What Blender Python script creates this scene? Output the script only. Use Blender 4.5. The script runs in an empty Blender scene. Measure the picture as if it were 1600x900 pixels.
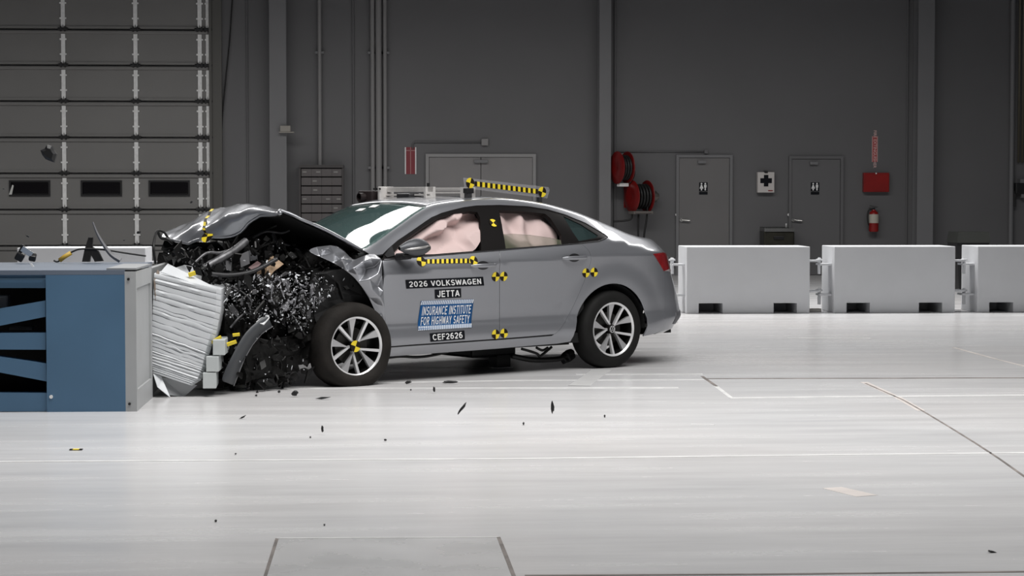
import bpy, bmesh, math, random
from math import sin, cos, pi, radians, atan, sqrt, floor, ceil
from mathutils import Vector, Matrix, noise
from mathutils.geometry import delaunay_2d_cdt

scene = bpy.context.scene
COL = scene.collection
random.seed(11)

# ------------------------------------------------------------------ camera
F, CAM_H, YAW, PITCH = 3200.0, 1.42, radians(3.65), atan(145 / 3200)
FW = Vector((sin(YAW) * cos(PITCH), cos(YAW) * cos(PITCH), -sin(PITCH)))
RT = Vector((cos(YAW), -sin(YAW), 0)); UP = RT.cross(FW); EYE = Vector((0, 0, CAM_H))
cam_data = bpy.data.cameras.new('camera'); cam = bpy.data.objects.new('camera', cam_data); COL.objects.link(cam)
cam_data.sensor_width = 36; cam_data.lens = 36 * F / 1600; cam_data.clip_end = 200
cam.location = EYE; cam.rotation_euler = (pi / 2 - PITCH, 0, -YAW)
scene.camera = cam
# ------------------------------------------------------------------ world, hall lights, exposure
world = bpy.data.worlds.new('world'); scene.world = world; world.use_nodes = True
world.node_tree.nodes['Background'].inputs[0].default_value = (0.80, 0.86, 1.0, 1)
world.node_tree.nodes['Background'].inputs[1].default_value = 0.030
def area(name, loc, sx, sy, power, rot=(0, 0, 0), col=(1, 1, 1), spread=180):
    d = bpy.data.lights.new(name, 'AREA'); d.shape = 'RECTANGLE'; d.size = sx; d.size_y = sy; d.energy = power; d.color = col
    d.spread = radians(spread)
    o = bpy.data.objects.new(name, d); COL.objects.link(o); o.location = loc; o.rotation_euler = rot
    return o
# two rows of ceiling light panels, one behind and one in front of the test lane
area('ceiling_light_row', (0.2, 25.5, 7.6), 20.0, 2.3, 1600, col=(1.0, 0.985, 0.965), spread=150)
area('ceiling_light_row', (1.8, 12.4, 6.8), 10.0, 3.4, 780, col=(1.0, 0.985, 0.965), spread=150)
vs = scene.view_settings
vs.view_transform = 'Standard'; vs.look = 'None'; vs.gamma = 1; vs.use_curve_mapping = False; vs.exposure = 0.0

def ray(px, py): return FW + RT * ((px - 800) / F) - UP * ((py - 450) / F)
def ground(px, py, z=0.0):
    r = ray(px, py); return EYE + r * ((z - CAM_H) / r.z)
def at(px, py, Y):                       # photo position at a known distance into the hall
    r = ray(px, py); return EYE + r * (Y / r.y)
CAR_O = Vector((1.403, 17.438, 0)); TH = radians(35)
CF = Vector((-cos(TH), -sin(TH), 0)); CL = Vector((sin(TH), -cos(TH), 0))
def car_inv(px, py, y):
    r = ray(px, py); o = EYE - CAR_O
    q = o + r * ((y - o.dot(CL)) / r.dot(CL)); return Vector((q.dot(CF), y, q.z))
# ------------------------------------------------------------------ materials
def lin(c):
    c = c / 255.0
    return c / 12.92 if c <= 0.04045 else ((c + 0.055) / 1.055) ** 2.4
def rgb(r, g, b): return (lin(r), lin(g), lin(b), 1)
MATS = {}
def mat(name, col, rough=0.5, metal=0.0, coat=0.0, var=0.0, scale=8.0, bump=0.0, bscale=60.0, spec=0.5, rvar=0.0, alpha=1.0, trans=0.0, emit=0.0, sss=0.0):
    if name in MATS: return MATS[name]
    m = bpy.data.materials.new(name); m.use_nodes = True; nt = m.node_tree; b = nt.nodes['Principled BSDF']
    b.inputs['Base Color'].default_value = col; b.inputs['Roughness'].default_value = rough; b.inputs['Metallic'].default_value = metal
    b.inputs['Coat Weight'].default_value = coat; b.inputs['Coat Roughness'].default_value = 0.03
    b.inputs['Specular IOR Level'].default_value = spec; b.inputs['Alpha'].default_value = alpha; b.inputs['Transmission Weight'].default_value = trans
    if sss: b.inputs['Subsurface Weight'].default_value = sss; b.inputs['Subsurface Radius'].default_value = (.03, .02, .015)
    if emit: b.inputs['Emission Color'].default_value = col; b.inputs['Emission Strength'].default_value = emit
    tc = nt.nodes.new('ShaderNodeTexCoord')
    if var or rvar:
        n = nt.nodes.new('ShaderNodeTexNoise'); n.inputs['Scale'].default_value = scale; n.inputs['Detail'].default_value = 5
        nt.links.new(tc.outputs['Object'], n.inputs['Vector'])
        if var:
            r = nt.nodes.new('ShaderNodeValToRGB'); r.color_ramp.elements[0].position = .3; r.color_ramp.elements[1].position = .7
            r.color_ramp.elements[0].color = tuple(c * (1 - var) for c in col[:3]) + (1,)
            r.color_ramp.elements[1].color = tuple(min(1, c * (1 + var)) for c in col[:3]) + (1,)
            nt.links.new(n.outputs['Fac'], r.inputs['Fac']); nt.links.new(r.outputs['Color'], b.inputs['Base Color'])
        if rvar:
            mr = nt.nodes.new('ShaderNodeMapRange'); mr.inputs['To Min'].default_value = max(0, rough - rvar); mr.inputs['To Max'].default_value = min(1, rough + rvar)
            nt.links.new(n.outputs['Fac'], mr.inputs['Value']); nt.links.new(mr.outputs['Result'], b.inputs['Roughness'])
    if bump:
        n2 = nt.nodes.new('ShaderNodeTexNoise'); n2.inputs['Scale'].default_value = bscale; n2.inputs['Detail'].default_value = 3
        bp = nt.nodes.new('ShaderNodeBump'); bp.inputs['Strength'].default_value = bump; bp.inputs['Distance'].default_value = 0.01
        nt.links.new(tc.outputs['Object'], n2.inputs['Vector']); nt.links.new(n2.outputs['Fac'], bp.inputs['Height']); nt.links.new(bp.outputs['Normal'], b.inputs['Normal'])
    MATS[name] = m
    return m
PAINT = mat('car_paint_grey', (.29, .297, .32, 1), .32, .6, 1.0, var=.03, scale=400)
BLACK = mat('black_plastic', (.008, .008, .009, 1), .45, bump=.1)
GLOSSBLK = mat('gloss_black_trim', (.007, .006, .006, 1), .45, spec=.12)
RUBBER = mat('tyre_rubber', (.008, .0078, .0075, 1), .75, var=.25, scale=9, bump=.15, spec=.25)
DUSTY = mat('dusty_tyre_rubber', (.015, .013, .0115, 1), .85, var=.35, scale=7, bump=.2, spec=.25)
ALLOY = mat('machined_alloy', (.80, .80, .81, 1), .3, .45)
ALLOYD = mat('painted_alloy_grey', (.50, .50, .51, 1), .34, .5)
RIMBLK = mat('rim_black', (.006, .006, .006, 1), .3)
DARK = mat('dark_interior', (.006, .006, .0065, 1), .8)
MATTE = mat('dark_crushed_plastic', (.0065, .0062, .006, 1), .5, var=.6, scale=14, bump=.3, spec=.3)
STEELD = mat('bare_steel_dark', (.10, .10, .105, 1), .4, .8, var=.3, scale=10)
ALU = mat('aluminium', (.52, .51, .50, 1), .38, .85, var=.12, scale=12)
ALUFR = mat('aluminium_extrusion', (.66, .64, .62, 1), .42, .15, var=.06, scale=15)
YEL = mat('target_yellow', (.80, .62, .03, 1), .5)
BLKT = mat('target_black', (.014, .009, .005, 1), .5, spec=.2)
WHITE = mat('white_print', (.80, .80, .80, 1), .5)
STKBLK = mat('sticker_black', (.006, .007, .010, 1), .5, spec=.15)
STKBLU = mat('sticker_blue', rgb(24, 78, 130), .5, spec=.2)
AIRBAG = mat('airbag_fabric', (.58, .45, .435, 1), .8, var=.03, scale=6, bump=.05, bscale=300)
REDGL = mat('tail_lamp_red', (.24, .008, .010, 1), .12, coat=1.0, var=.2, scale=14)
CLEARGL = mat('lamp_clear_lens', (.45, .38, .38, 1), .15, coat=1.0)
CABLE = mat('black_cable', (.01, .01, .01, 1), .5)
CONC = mat('block_grey_paint', (.60, .61, .63, 1), .55, var=.035, scale=1.5, bump=.05)
WALLM = mat('wall_grey_paint', (.130, .129, .133, 1), .6, var=.05, scale=.6, bump=.03, bscale=20)
COLM = mat('column_grey_paint', (.18, .18, .186, 1), .5, var=.04, scale=1)
DOORM = mat('steel_door_grey_paint', (.165, .160, .160, 1), .5, var=.04, scale=1.2)
SECT = mat('sectional_door_panel', (.20, .196, .190, 1), .55, var=.05, scale=.8)
GALV = mat('galvanised_steel', (.85, .85, .84, 1), .5, .0, var=.08, scale=20)
RED = mat('red_enamel', (.27, .008, .007, 1), .35, var=.15, scale=6)
# ------------------------------------------------------------------ mesh builders
def new_obj(name, me, parent=None):
    o = bpy.data.objects.new(name, me); COL.objects.link(o)
    if parent is not None: o.parent = parent
    return o
class MB:
    def __init__(s): s.v = []; s.f = []; s.m = []
    def add(s, vs_, fs, mi=0):
        b = len(s.v); s.v += [tuple(p) for p in vs_]; s.f += [tuple(i + b for i in f) for f in fs]; s.m += [mi] * len(fs); return s
    def box(s, c, d, M=None, mi=0, bev=0.0):
        x, y, z = d[0] / 2, d[1] / 2, d[2] / 2; c = Vector(c)
        if bev:
            bm = bmesh.new(); bmesh.ops.create_cube(bm, size=1)
            for v in bm.verts: v.co = Vector((v.co.x * d[0], v.co.y * d[1], v.co.z * d[2]))
            bmesh.ops.bevel(bm, geom=bm.edges[:], offset=bev, segments=2, affect='EDGES', profile=.5)
            bm.verts.index_update()
            P = [(M @ v.co if M else v.co) + c for v in bm.verts]; Q = [[v.index for v in f.verts] for f in bm.faces]; bm.free()
            return s.add(P, Q, mi)
        P = [Vector(p) for p in ((-x, -y, -z), (x, -y, -z), (x, y, -z), (-x, y, -z), (-x, -y, z), (x, -y, z), (x, y, z), (-x, y, z))]
        P = [(M @ p if M else p) + c for p in P]
        return s.add(P, [(0, 3, 2, 1), (4, 5, 6, 7), (0, 1, 5, 4), (1, 2, 6, 5), (2, 3, 7, 6), (3, 0, 4, 7)], mi)
    def b2(s, a, b, mi=0, bev=0.0):   # box between two corners
        a = Vector(a); b = Vector(b); d = b - a
        return s.box((a + b) / 2, (abs(d.x), abs(d.y), abs(d.z)), None, mi, bev)
    def prism(s, pts, off, mi=0):      # pts: closed 3-D outline, off: extrusion vector
        n = len(pts); off = Vector(off); P = [Vector(p) for p in pts] + [Vector(p) + off for p in pts]
        return s.add(P, [tuple(range(n))[::-1], tuple(range(n, 2 * n))] + [(i, (i + 1) % n, (i + 1) % n + n, i + n) for i in range(n)], mi)
    def tube(s, pts, r, n=8, mi=0, cap=True):
        pts = [Vector(p) for p in pts]; R = r if isinstance(r, (list, tuple)) else [r] * len(pts); rings = []
        up = Vector((0, 0, 1)); prev = None
        for i, p in enumerate(pts):
            t = (pts[min(i + 1, len(pts) - 1)] - pts[max(i - 1, 0)]).normalized()
            if prev is None:
                a = t.cross(up)
                if a.length < .05: a = t.cross(Vector((1, 0, 0)))
                a.normalize()
            else:
                a = (prev - t * prev.dot(t)).normalized()
            prev = a; b = t.cross(a)
            rings.append([p + (a * cos(2 * pi * k / n) + b * sin(2 * pi * k / n)) * R[i] for k in range(n)])
        base = len(s.v); s.v += [tuple(q) for rg in rings for q in rg]
        for i in range(len(pts) - 1):
            for k in range(n):
                s.f.append((base + i * n + k, base + i * n + (k + 1) % n, base + (i + 1) * n + (k + 1) % n, base + (i + 1) * n + k)); s.m.append(mi)
        if cap:
            s.f.append(tuple(base + k for k in range(n))[::-1]); s.m.append(mi)
            s.f.append(tuple(base + (len(pts) - 1) * n + k for k in range(n))); s.m.append(mi)
        return s
    def lathe(s, prof, n=48, axis='y', c=(0, 0, 0), mi=0, closed=False):  # prof: (radius, along)
        c = Vector(c); base = len(s.v)
        for r, a in prof:
            for k in range(n):
                t = 2 * pi * k / n
                q = {'y': (r * cos(t), a, r * sin(t)), 'z': (r * cos(t), r * sin(t), a), 'x': (a, r * cos(t), r * sin(t))}[axis]
                s.v.append(tuple(Vector(q) + c))
        m = len(prof)
        for i in range(m if closed else m - 1):
            j = (i + 1) % m
            for k in range(n):
                s.f.append((base + i * n + k, base + i * n + (k + 1) % n, base + j * n + (k + 1) % n, base + j * n + k)); s.m.append(mi)
        return s
    def grid(s, P, mi=0):              # P[i][j] points
        base = len(s.v); n = len(P[0]); s.v += [tuple(p) for r in P for p in r]
        for i in range(len(P) - 1):
            for j in range(n - 1): s.f.append((base + i * n + j, base + i * n + j + 1, base + (i + 1) * n + j + 1, base + (i + 1) * n + j)); s.m.append(mi)
        return s
    def mesh(s, name, mats, smooth=False, fix=True, angle=None):
        me = bpy.data.meshes.new(name); me.from_pydata(s.v, [], s.f)
        if not isinstance(mats, (list, tuple)): mats = [mats]
        for m in mats: me.materials.append(m)
        me.polygons.foreach_set('material_index', s.m)
        if fix:
            bm = bmesh.new(); bm.from_mesh(me); bmesh.ops.recalc_face_normals(bm, faces=bm.faces[:]); bm.to_mesh(me); bm.free()
        if smooth:
            me.polygons.foreach_set('use_smooth', [True] * len(me.polygons))
            if angle: me.set_sharp_from_angle(angle=radians(angle))
        me.update(); return me
    def build(s, name, mats, parent=None, smooth=False, fix=True, angle=None):
        return new_obj(name, s.mesh(name, mats, smooth, fix, angle), parent)
def tag(o, label=None, cat=None, group=None, kind=None):
    if label: o['label'] = label
    if cat: o['category'] = cat
    if group: o['group'] = group
    if kind: o['kind'] = kind
    return o
def empty(name, loc=(0, 0, 0), rz=0.0):
    o = bpy.data.objects.new(name, None); COL.objects.link(o); o.location = loc; o.rotation_euler = (0, 0, rz); o.empty_display_size = .1
    return o
def thing(name, loc, label, cat, group=None, kind=None, rz=0.0):
    return tag(empty(name, loc, rz), label, cat, group, kind)
def rel(o, p): return Vector(p) - Vector(o.location)
def rotm(rx=0, ry=0, rz=0): return Matrix.Rotation(rz, 3, 'Z') @ Matrix.Rotation(ry, 3, 'Y') @ Matrix.Rotation(rx, 3, 'X')
def mods(o, sub=0, solid=0.0, bev=0.0, soff=-1):
    if bev: m = o.modifiers.new('bevel', 'BEVEL'); m.width = bev; m.segments = 2; m.limit_method = 'ANGLE'
    if solid: m = o.modifiers.new('solid', 'SOLIDIFY'); m.thickness = solid; m.offset = soff
    if sub: m = o.modifiers.new('sub', 'SUBSURF'); m.levels = sub; m.render_levels = sub
    return o
def pchip(kn):
    xs = [k[0] for k in kn]; ys = [k[1] for k in kn]; n = len(xs)
    d = [(ys[i + 1] - ys[i]) / (xs[i + 1] - xs[i]) for i in range(n - 1)]; m = [d[0]]
    for i in range(1, n - 1): m.append(0 if d[i - 1] * d[i] <= 0 else 2 * d[i - 1] * d[i] / (d[i - 1] + d[i]))
    m.append(d[-1])
    def f(x):
        if x <= xs[0]: return ys[0]
        if x >= xs[-1]: return ys[-1]
        i = 0
        while x > xs[i + 1]: i += 1
        h = xs[i + 1] - xs[i]; t = (x - xs[i]) / h
        return (2 * t ** 3 - 3 * t * t + 1) * ys[i] + (t ** 3 - 2 * t * t + t) * h * m[i] + (-2 * t ** 3 + 3 * t * t) * ys[i + 1] + (t ** 3 - t * t) * h * m[i + 1]
    return f
def catmull(pts, n=8):
    pts = [Vector(p) for p in pts]; out = []
    for i in range(len(pts) - 1):
        p0 = pts[max(i - 1, 0)]; p1 = pts[i]; p2 = pts[i + 1]; p3 = pts[min(i + 2, len(pts) - 1)]
        for k in range(n):
            t = k / n; out.append(.5 * ((2 * p1) + (p2 - p0) * t + (2 * p0 - 5 * p1 + 4 * p2 - p3) * t * t + (3 * p1 - p0 - 3 * p2 + p3) * t ** 3))
    return out + [pts[-1]]
# ================================================================== the hall
def floor_mat():
    m = bpy.data.materials.new('floor_epoxy_grey'); m.use_nodes = True; nt = m.node_tree; b = nt.nodes['Principled BSDF']; L = nt.links.new
    tc = nt.nodes.new('ShaderNodeTexCoord'); mp = nt.nodes.new('ShaderNodeMapping'); mp.inputs['Scale'].default_value = (.35, 2.6, 1); L(tc.outputs['Object'], mp.inputs['Vector'])
    n1 = nt.nodes.new('ShaderNodeTexNoise'); n1.inputs['Scale'].default_value = 1.4; n1.inputs['Detail'].default_value = 8; n1.inputs['Roughness'].default_value = .65; L(mp.outputs['Vector'], n1.inputs['Vector'])
    n2 = nt.nodes.new('ShaderNodeTexNoise'); n2.inputs['Scale'].default_value = .25; n2.inputs['Detail'].default_value = 3; L(tc.outputs['Object'], n2.inputs['Vector'])
    n3 = nt.nodes.new('ShaderNodeTexNoise'); n3.inputs['Scale'].default_value = 30; n3.inputs['Detail'].default_value = 4; L(mp.outputs['Vector'], n3.inputs['Vector'])
    r = nt.nodes.new('ShaderNodeValToRGB'); r.color_ramp.elements[0].position = .32; r.color_ramp.elements[0].color = (.57, .57, .58, 1); r.color_ramp.elements[1].position = .66; r.color_ramp.elements[1].color = (.60, .60, .608, 1); L(n1.outputs['Fac'], r.inputs['Fac'])
    r2 = nt.nodes.new('ShaderNodeValToRGB'); r2.color_ramp.elements[0].position = .40; r2.color_ramp.elements[0].color = (1, 1, 1, 1); r2.color_ramp.elements[1].position = .75; r2.color_ramp.elements[1].color = (1.0, .97, .95, 1); L(n2.outputs['Fac'], r2.inputs['Fac'])
    mx = nt.nodes.new('ShaderNodeMix'); mx.data_type = 'RGBA'; mx.blend_type = 'MULTIPLY'; mx.inputs[0].default_value = 1; L(r.outputs['Color'], mx.inputs[6]); L(r2.outputs['Color'], mx.inputs[7])
    L(mx.outputs[2], b.inputs['Base Color'])
    mr = nt.nodes.new('ShaderNodeMapRange'); mr.inputs['From Min'].default_value = .3; mr.inputs['From Max'].default_value = .7; mr.inputs['To Min'].default_value = .20; mr.inputs['To Max'].default_value = .30; L(n1.outputs['Fac'], mr.inputs['Value']); L(mr.outputs['Result'], b.inputs['Roughness'])
    bp = nt.nodes.new('ShaderNodeBump'); bp.inputs['Strength'].default_value = .04; bp.inputs['Distance'].default_value = .01; L(n3.outputs['Fac'], bp.inputs['Height']); L(bp.outputs['Normal'], b.inputs['Normal'])
    return m
FLOOR = floor_mat()
FLOOR2 = mat('floor_cover_plate', (.50, .50, .505, 1), .28, var=.05, scale=3, rvar=.06)
LINEW = mat('floor_line_white', (.69, .69, .685, 1), .35, var=.14, scale=6)
JOINT = mat('floor_joint_dark', (.16, .14, .13, 1), .8, var=.5, scale=5)
STAIN = mat('floor_joint_rust', (.54, .495, .47, 1), .5, var=.15, scale=4)
floor_o = MB().b2((-14, -4, -.2), (20, 36.4, 0)).build('floor', FLOOR); tag(floor_o, kind='structure')
def strip(name, px, w, m, z=.0015, g=None, wob=0.0):
    P = [g(p) if g else ground(*p) for p in px]
    Q = []
    for i in range(len(P) - 1):
        n = max(1, int((P[i + 1] - P[i]).length / .6))
        for k in range(n): Q.append(P[i].lerp(P[i + 1], k / n))
    Q.append(P[-1]); A = []; B = []
    for i, p in enumerate(Q):
        t = (Q[min(i + 1, len(Q) - 1)] - Q[max(i - 1, 0)]).normalized(); s = Vector((-t.y, t.x, 0))
        o = wob * noise.noise(p * 2.3); hw = w * .5 * (1 + .5 * noise.noise(p * 1.7 + Vector((5, 5, 5))))
        A.append(p + s * (hw + o) + Vector((0, 0, z))); B.append(p + s * (o - hw) + Vector((0, 0, z)))
    mb = MB(); n = len(Q)
    base = [Vector((p.x, p.y, 0)) for p in A], [Vector((p.x, p.y, 0)) for p in B]
    mb.grid([base[0], A, B, base[1]])
    return mb.build(name, m, floor_o)
strip('floor_line', [(-30, 721.5), (800, 717), (1200, 712), (1640, 707)], .045, LINEW)
strip('floor_line', [(120, 609), (420, 607), (600, 606.5), (1060, 606)], .075, LINEW)
strip('floor_line', [(590, 598), (800, 594.5), (1100, 593)], .06, LINEW)
strip('floor_line', [(1140, 622), (1300, 620), (1640, 617)], .07, LINEW)
strip('floor_line', [(900, 585), (1098, 584.5)], .06, LINEW)
strip('floor_joint', [(1100, 592), (1240, 591.5), (1400, 591), (1640, 590.5)], .055, JOINT, wob=.03)
strip('floor_joint', [(1097, 588), (1120, 604)], .022, JOINT)
strip('floor_line', [(1118, 603), (1143, 622)], .03, LINEW)
strip('floor_joint', [(1352, 599), (1411, 625), (1450, 647), (1525, 693), (1600, 744), (1660, 784)], .014, JOINT, wob=.01)
strip('floor_stain', [(1350, 597), (1405, 622), (1440, 642)], .05, STAIN, z=.001)
strip('floor_joint', [(1490, 543), (1560, 562), (1640, 582)], .03, STAIN)
strip('floor_line', [(1230, 528), (1360, 528.5)], .07, LINEW)
strip('floor_line', [(1080, 663), (1116, 664)], .03, LINEW)
strip('floor_line', [(905, 603), (940, 578)], .17, mat('floor_scuff', (.56, .56, .56, 1), .35, var=.06, scale=9), z=.002)
strip('floor_joint', [(820, 899.5), (1200, 897.5), (1640, 893)], .025, JOINT)
strip('floor_stain', [(1300, 762), (1355, 775)], .12, STAIN, z=.001)
pc = [ground(434, 842), ground(778, 840), ground(812, 925), ground(407, 925)]
MB().prism([p + Vector((0, 0, .0005)) for p in pc], (0, 0, .0015)).build('floor_plate', FLOOR2, floor_o)
strip('floor_joint', [(433, 842), (407, 925)], .013, JOINT, z=.003)
strip('floor_joint', [(779, 840), (790, 868), (812, 925)], .016, JOINT, z=.003)
strip('floor_line', [(432, 842), (779, 840)], .018, LINEW, z=.003)
pc = [ground(520, 570), ground(1090, 570), ground(1140, 621), ground(560, 621)]

YW = 36.0
def W(px, py=430, d=0.0):            # point on the back wall, d metres in front of it
    return at(px, py, YW - d)
wall = MB().b2((-14, YW, 0), (20, YW + .3, 9)).build('wall_back', WALLM); tag(wall, kind='structure')
MB().b2((-14, YW - .02, 0), (20, YW, .12)).build('baseboard_back', COLM).__setitem__('kind', 'structure')
def wbox(name, px0, py0, px1, py1, d0, d1, m, parent=None, bev=0.0, mbx=None):
    a = W(px0, py0, d0); b = W(px1, py1, d0)
    mb = (mbx or MB()).b2((a.x, YW - d1, a.z), (b.x, YW - d0, b.z), bev=bev)
    return mb if mbx else mb.build(name, m, parent)
def vcol(name, px0, px1, proj, m, n):   # steel column in front of the wall: I-section
    x0 = W(px0).x; x1 = W(px1).x; mb = MB()
    mb.b2((x0, YW - proj, 0), (x1, YW - proj + .03, 8.6)); mb.b2(((x0 + x1) / 2 - .03, YW - proj + .03, 0), ((x0 + x1) / 2 + .03, YW - .03, 8.6)); mb.b2((x0, YW - .03, 0), (x1, YW - .001, 8.6))
    o = mb.build(name, m); tag(o, kind='structure'); return o
vcol('trim_1', 424, 450, .32, COLM, 1); vcol('trim_2', 933, 951, .32, COLM, 2); vcol('trim_3', 1424, 1449, .34, COLM, 3)
def vpipe(px, r, d, m, nm, label=None, kind='structure', z0=0.05, z1=8.5):
    x = W(px).x; o = MB().tube([(x, YW - d, z0), (x, YW - d, z1)], r, 10).build(nm, m, smooth=True, angle=40); tag(o, kind=kind); return o
k = 4
for px, r, d in ((388, .016, .02), (553, .02, .02), (335, .02, .03), (960, .02, .03), (1415, .015, .02), (1577, .045, .06)):
    vpipe(px, r, d, WALLM if px != 1577 else COLM, 'trim_%d' % k); k += 1
PIPEM = mat('pipe_grey_paint', (.24, .235, .235, 1), .45)
for i, (px, r, lab) in enumerate(((501, .035, 'thin grey vertical conduit above the bin rack'), (583, .04, 'leftmost of three grey vertical pipes on back wall'), (592.5, .055, 'thickest, middle one of three grey vertical wall pipes'), (602.5, .035, 'rightmost of three grey vertical pipes on back wall'))):
    x = W(px).x; t = thing('wall_pipe', (x, YW - .08, 0), lab, 'pipe', 'vertical pipes on the back wall')
    MB().tube([(0, 0, .05), (0, 0, 8.5)], r, 12).build('pipe', PIPEM, t, smooth=True, angle=40)
    for z in (1.9, 3.9): MB().b2((-r - .04, -.015, z - .02), (r + .04, .079, z + .02)).build('bracket', COLM, t)
# cable hanging beside the sectional door
cb = [W(364, -20, .05), W(359, 60, .05), W(352, 130, .05), W(346, 205, .05), W(344, 300, .05), W(344, 428, .05)]
tag(MB().tube(catmull(cb, 6), .013, 6).build('hanging_cable', CABLE, smooth=True), 'thin black cable hanging down the wall beside sectional door', 'cable')
# ---- sectional overhead door, x 0..330
YD = .06
jamb_x = W(331).x
sd = empty('door_1', (0, YW, 0)); tag(sd, kind='structure')
seams = [-66, -10, 46.5, 102.5, 158.5, 215, 271, 327.5, 384, 441]
BLKWIN = mat('door_window_dark', (.006, .005, .006, 1), .15)
x_l = -13.0
for i in range(len(seams) - 1):
    z1 = W(160, seams[i]).z; z0 = max(.01, W(160, seams[i + 1]).z)
    mb = MB().b2((x_l, -YD, z0 + .012), (jamb_x - .02, -.002, z1 - .012))
    mb.b2((x_l, -YD - .035, z1 - .075), (jamb_x - .03, -YD, z1 - .02), bev=.012)      # stiffening strut along the section top
    mb.b2((x_l, -YD - .018, z0 + .02), (jamb_x - .03, -YD, z0 + .055))
    mb.build('door_section', SECT, sd)
    if 2 < i + 1 < 99:
        pass
    for px in (101, 213.5, 313.5, 325.5, -12):
        x = W(px, 200).x; w = .068 if px < 320 else .05; h = z1 - z0
        s = MB().prism([(x - w / 2, -YD - .004, z0 + .035), (x - w * .18, -YD - .004, z0 + .035), (x, -YD - .004, z0 + .10), (x + w * .18, -YD - .004, z0 + .035), (x + w / 2, -YD - .004, z0 + .035), (x + w / 2, -YD - .004, z1 - .08), (x - w / 2, -YD - .004, z1 - .08)], (0, -.02, 0))
        for zz in (z0 + .19, z1 - .17): s.b2((x - w * .85, -YD - .028, zz - .014), (x + w * .85, -YD - .004, zz + .014))
        s.build('hinge_stile', GALV, sd)
        hg = MB().tube([(x - .085, -YD - .03, z0 + .005), (x + .085, -YD - .03, z0 + .005)], .022, 8); hg.b2((x - .05, -YD - .05, z0 - .04), (x - .02, -YD - .01, z0 + .05)); hg.b2((x + .02, -YD - .05, z0 - .04), (x + .05, -YD - .01, z0 + .05))
        hg.build('hinge', BLACK, sd)
for px0, px1 in ((17, 76), (129, 188), (235, 294)):
    a = W(px0, 284.5, YD + .004); b = W(px1, 304, YD + .004)
    mb = MB().b2((a.x, -YD - .02, b.z), (b.x, -YD + .01, a.z), bev=.015); o = mb.build('window_pane', BLKWIN, sd)
    fr = MB()
    for q in ((a.x - .03, b.z - .03, b.x + .03, b.z), (a.x - .03, a.z, b.x + .03, a.z + .03), (a.x - .03, b.z, a.x, a.z), (b.x, b.z, b.x + .03, a.z)): fr.b2((q[0], -YD - .024, q[1]), (q[2], -YD, q[3]))
    fr.build('window_frame', BLACK, sd)
jb = MB().b2((jamb_x - .015, YW - .14, 0), (jamb_x + .03, YW - .001, 8.6)).b2((jamb_x + .03, YW - .10, 0), (jamb_x + .20, YW - .001, 8.6)).build('trim_12', mat('jamb_dark', (.10, .097, .09, 1), .6)); tag(jb, kind='structure')
# ---- personnel doors
def pdoor(name, px0, px1, pytop, leaves, m, handle_px=None, fr=.05, frm=None):
    a = W(px0, pytop); b = W(px1, pytop); d = empty(name, (a.x, YW, 0)); tag(d, kind='structure'); w = b.x - a.x; h = a.z
    f = MB(); f.b2((0, -.06, 0), (fr, -.001, h)).b2((w - fr, -.06, 0), (w, -.001, h)).b2((fr, -.06, h - fr), (w - fr, -.001, h)); f.build('door_frame', frm or COLM, d)
    lw = (w - 2 * fr) / leaves
    for i in range(leaves): MB().b2((fr + i * lw + .006, -.04, .01), (fr + (i + 1) * lw - .006, -.004, h - fr - .006)).build('door_leaf', m, d)
    MB().b2((w * .5 - .12, -.10, h - fr - .10), (w * .5 + .12 - (.0 if leaves > 1 else .1), -.041, h - fr - .05)).build('door_closer', COLM, d)
    if handle_px:
        hp = W(*handle_px) - Vector(d.location)
        hb = MB().lathe([(.0, -.075), (.034, -.075), (.036, -.041), (0, -.041)], 16, 'y', (hp.x, 0, hp.z)); hb.tube([(hp.x, -.085, hp.z), (hp.x + .03, -.10, hp.z - .005), (hp.x + .15, -.10, hp.z - .015)], .011, 8)
        hb.build('door_handle', mat('lever_chrome', (.55, .54, .52, 1), .25, 1.0), d, smooth=True, angle=40)
        MB().lathe([(0, -.055), (.022, -.055), (.024, -.041), (0, -.041)], 14, 'y', (hp.x - .01 - .07, 0, hp.z + .09)).build('lock_cylinder', GALV, d)
    return d
pdoor('door_2', 665, 837, 240.5, 2, mat('double_door_paint', (.225, .217, .217, 1), .5, var=.06, scale=1.5), None, .055, mat('double_door_frame', (.29, .286, .286, 1), .45))
pdoor('door_3', 1056, 1144, 242, 1, DOORM, (1063.5, 343.5)); pdoor('door_4', 1232, 1317, 244, 1, WALLM, (1238.5, 343.5), .05, WALLM)
# ---- restroom signs
def restroom(px, lab):
    a = W(px - 6.5, 285, .045); b = W(px + 6.5, 304, .045); c = (a + b) / 2
    t = thing('restroom_sign', (c.x, YW - .041, c.z), lab, 'sign', 'restroom signs'); w = (b.x - a.x) / 2; h = (a.z - b.z) / 2
    MB().b2((-w, -.006, -h * .45), (w, 0, h)).b2((-w, -.006, -h), (w, 0, -h * .55)).build('plate', STKBLK, t)
    for s in (-1, 1):
        g = MB(); x = s * w * .45; g.lathe([(0, -.009), (.016, -.009), (.016, -.006)], 12, 'y', (x, 0, h * .78))
        if s > 0: g.b2((x - .022, -.009, h * .15), (x + .022, -.006, h * .6)).b2((x - .012, -.009, -h * .32), (x + .012, -.006, h * .15))
        else: g.prism([(x - .01, -.006, h * .6), (x + .01, -.006, h * .6), (x + .034, -.006, -h * .02), (x - .034, -.006, -h * .02)], (0, -.003, 0)).b2((x - .012, -.009, -h * .32), (x + .012, -.006, 0))
        g.build('pictogram', WHITE, t)
restroom(1099, 'black restroom sign on the grey door beside the red hose reel'); restroom(1273.5, 'black restroom sign on the dark door beside the first aid cabinet')
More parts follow.
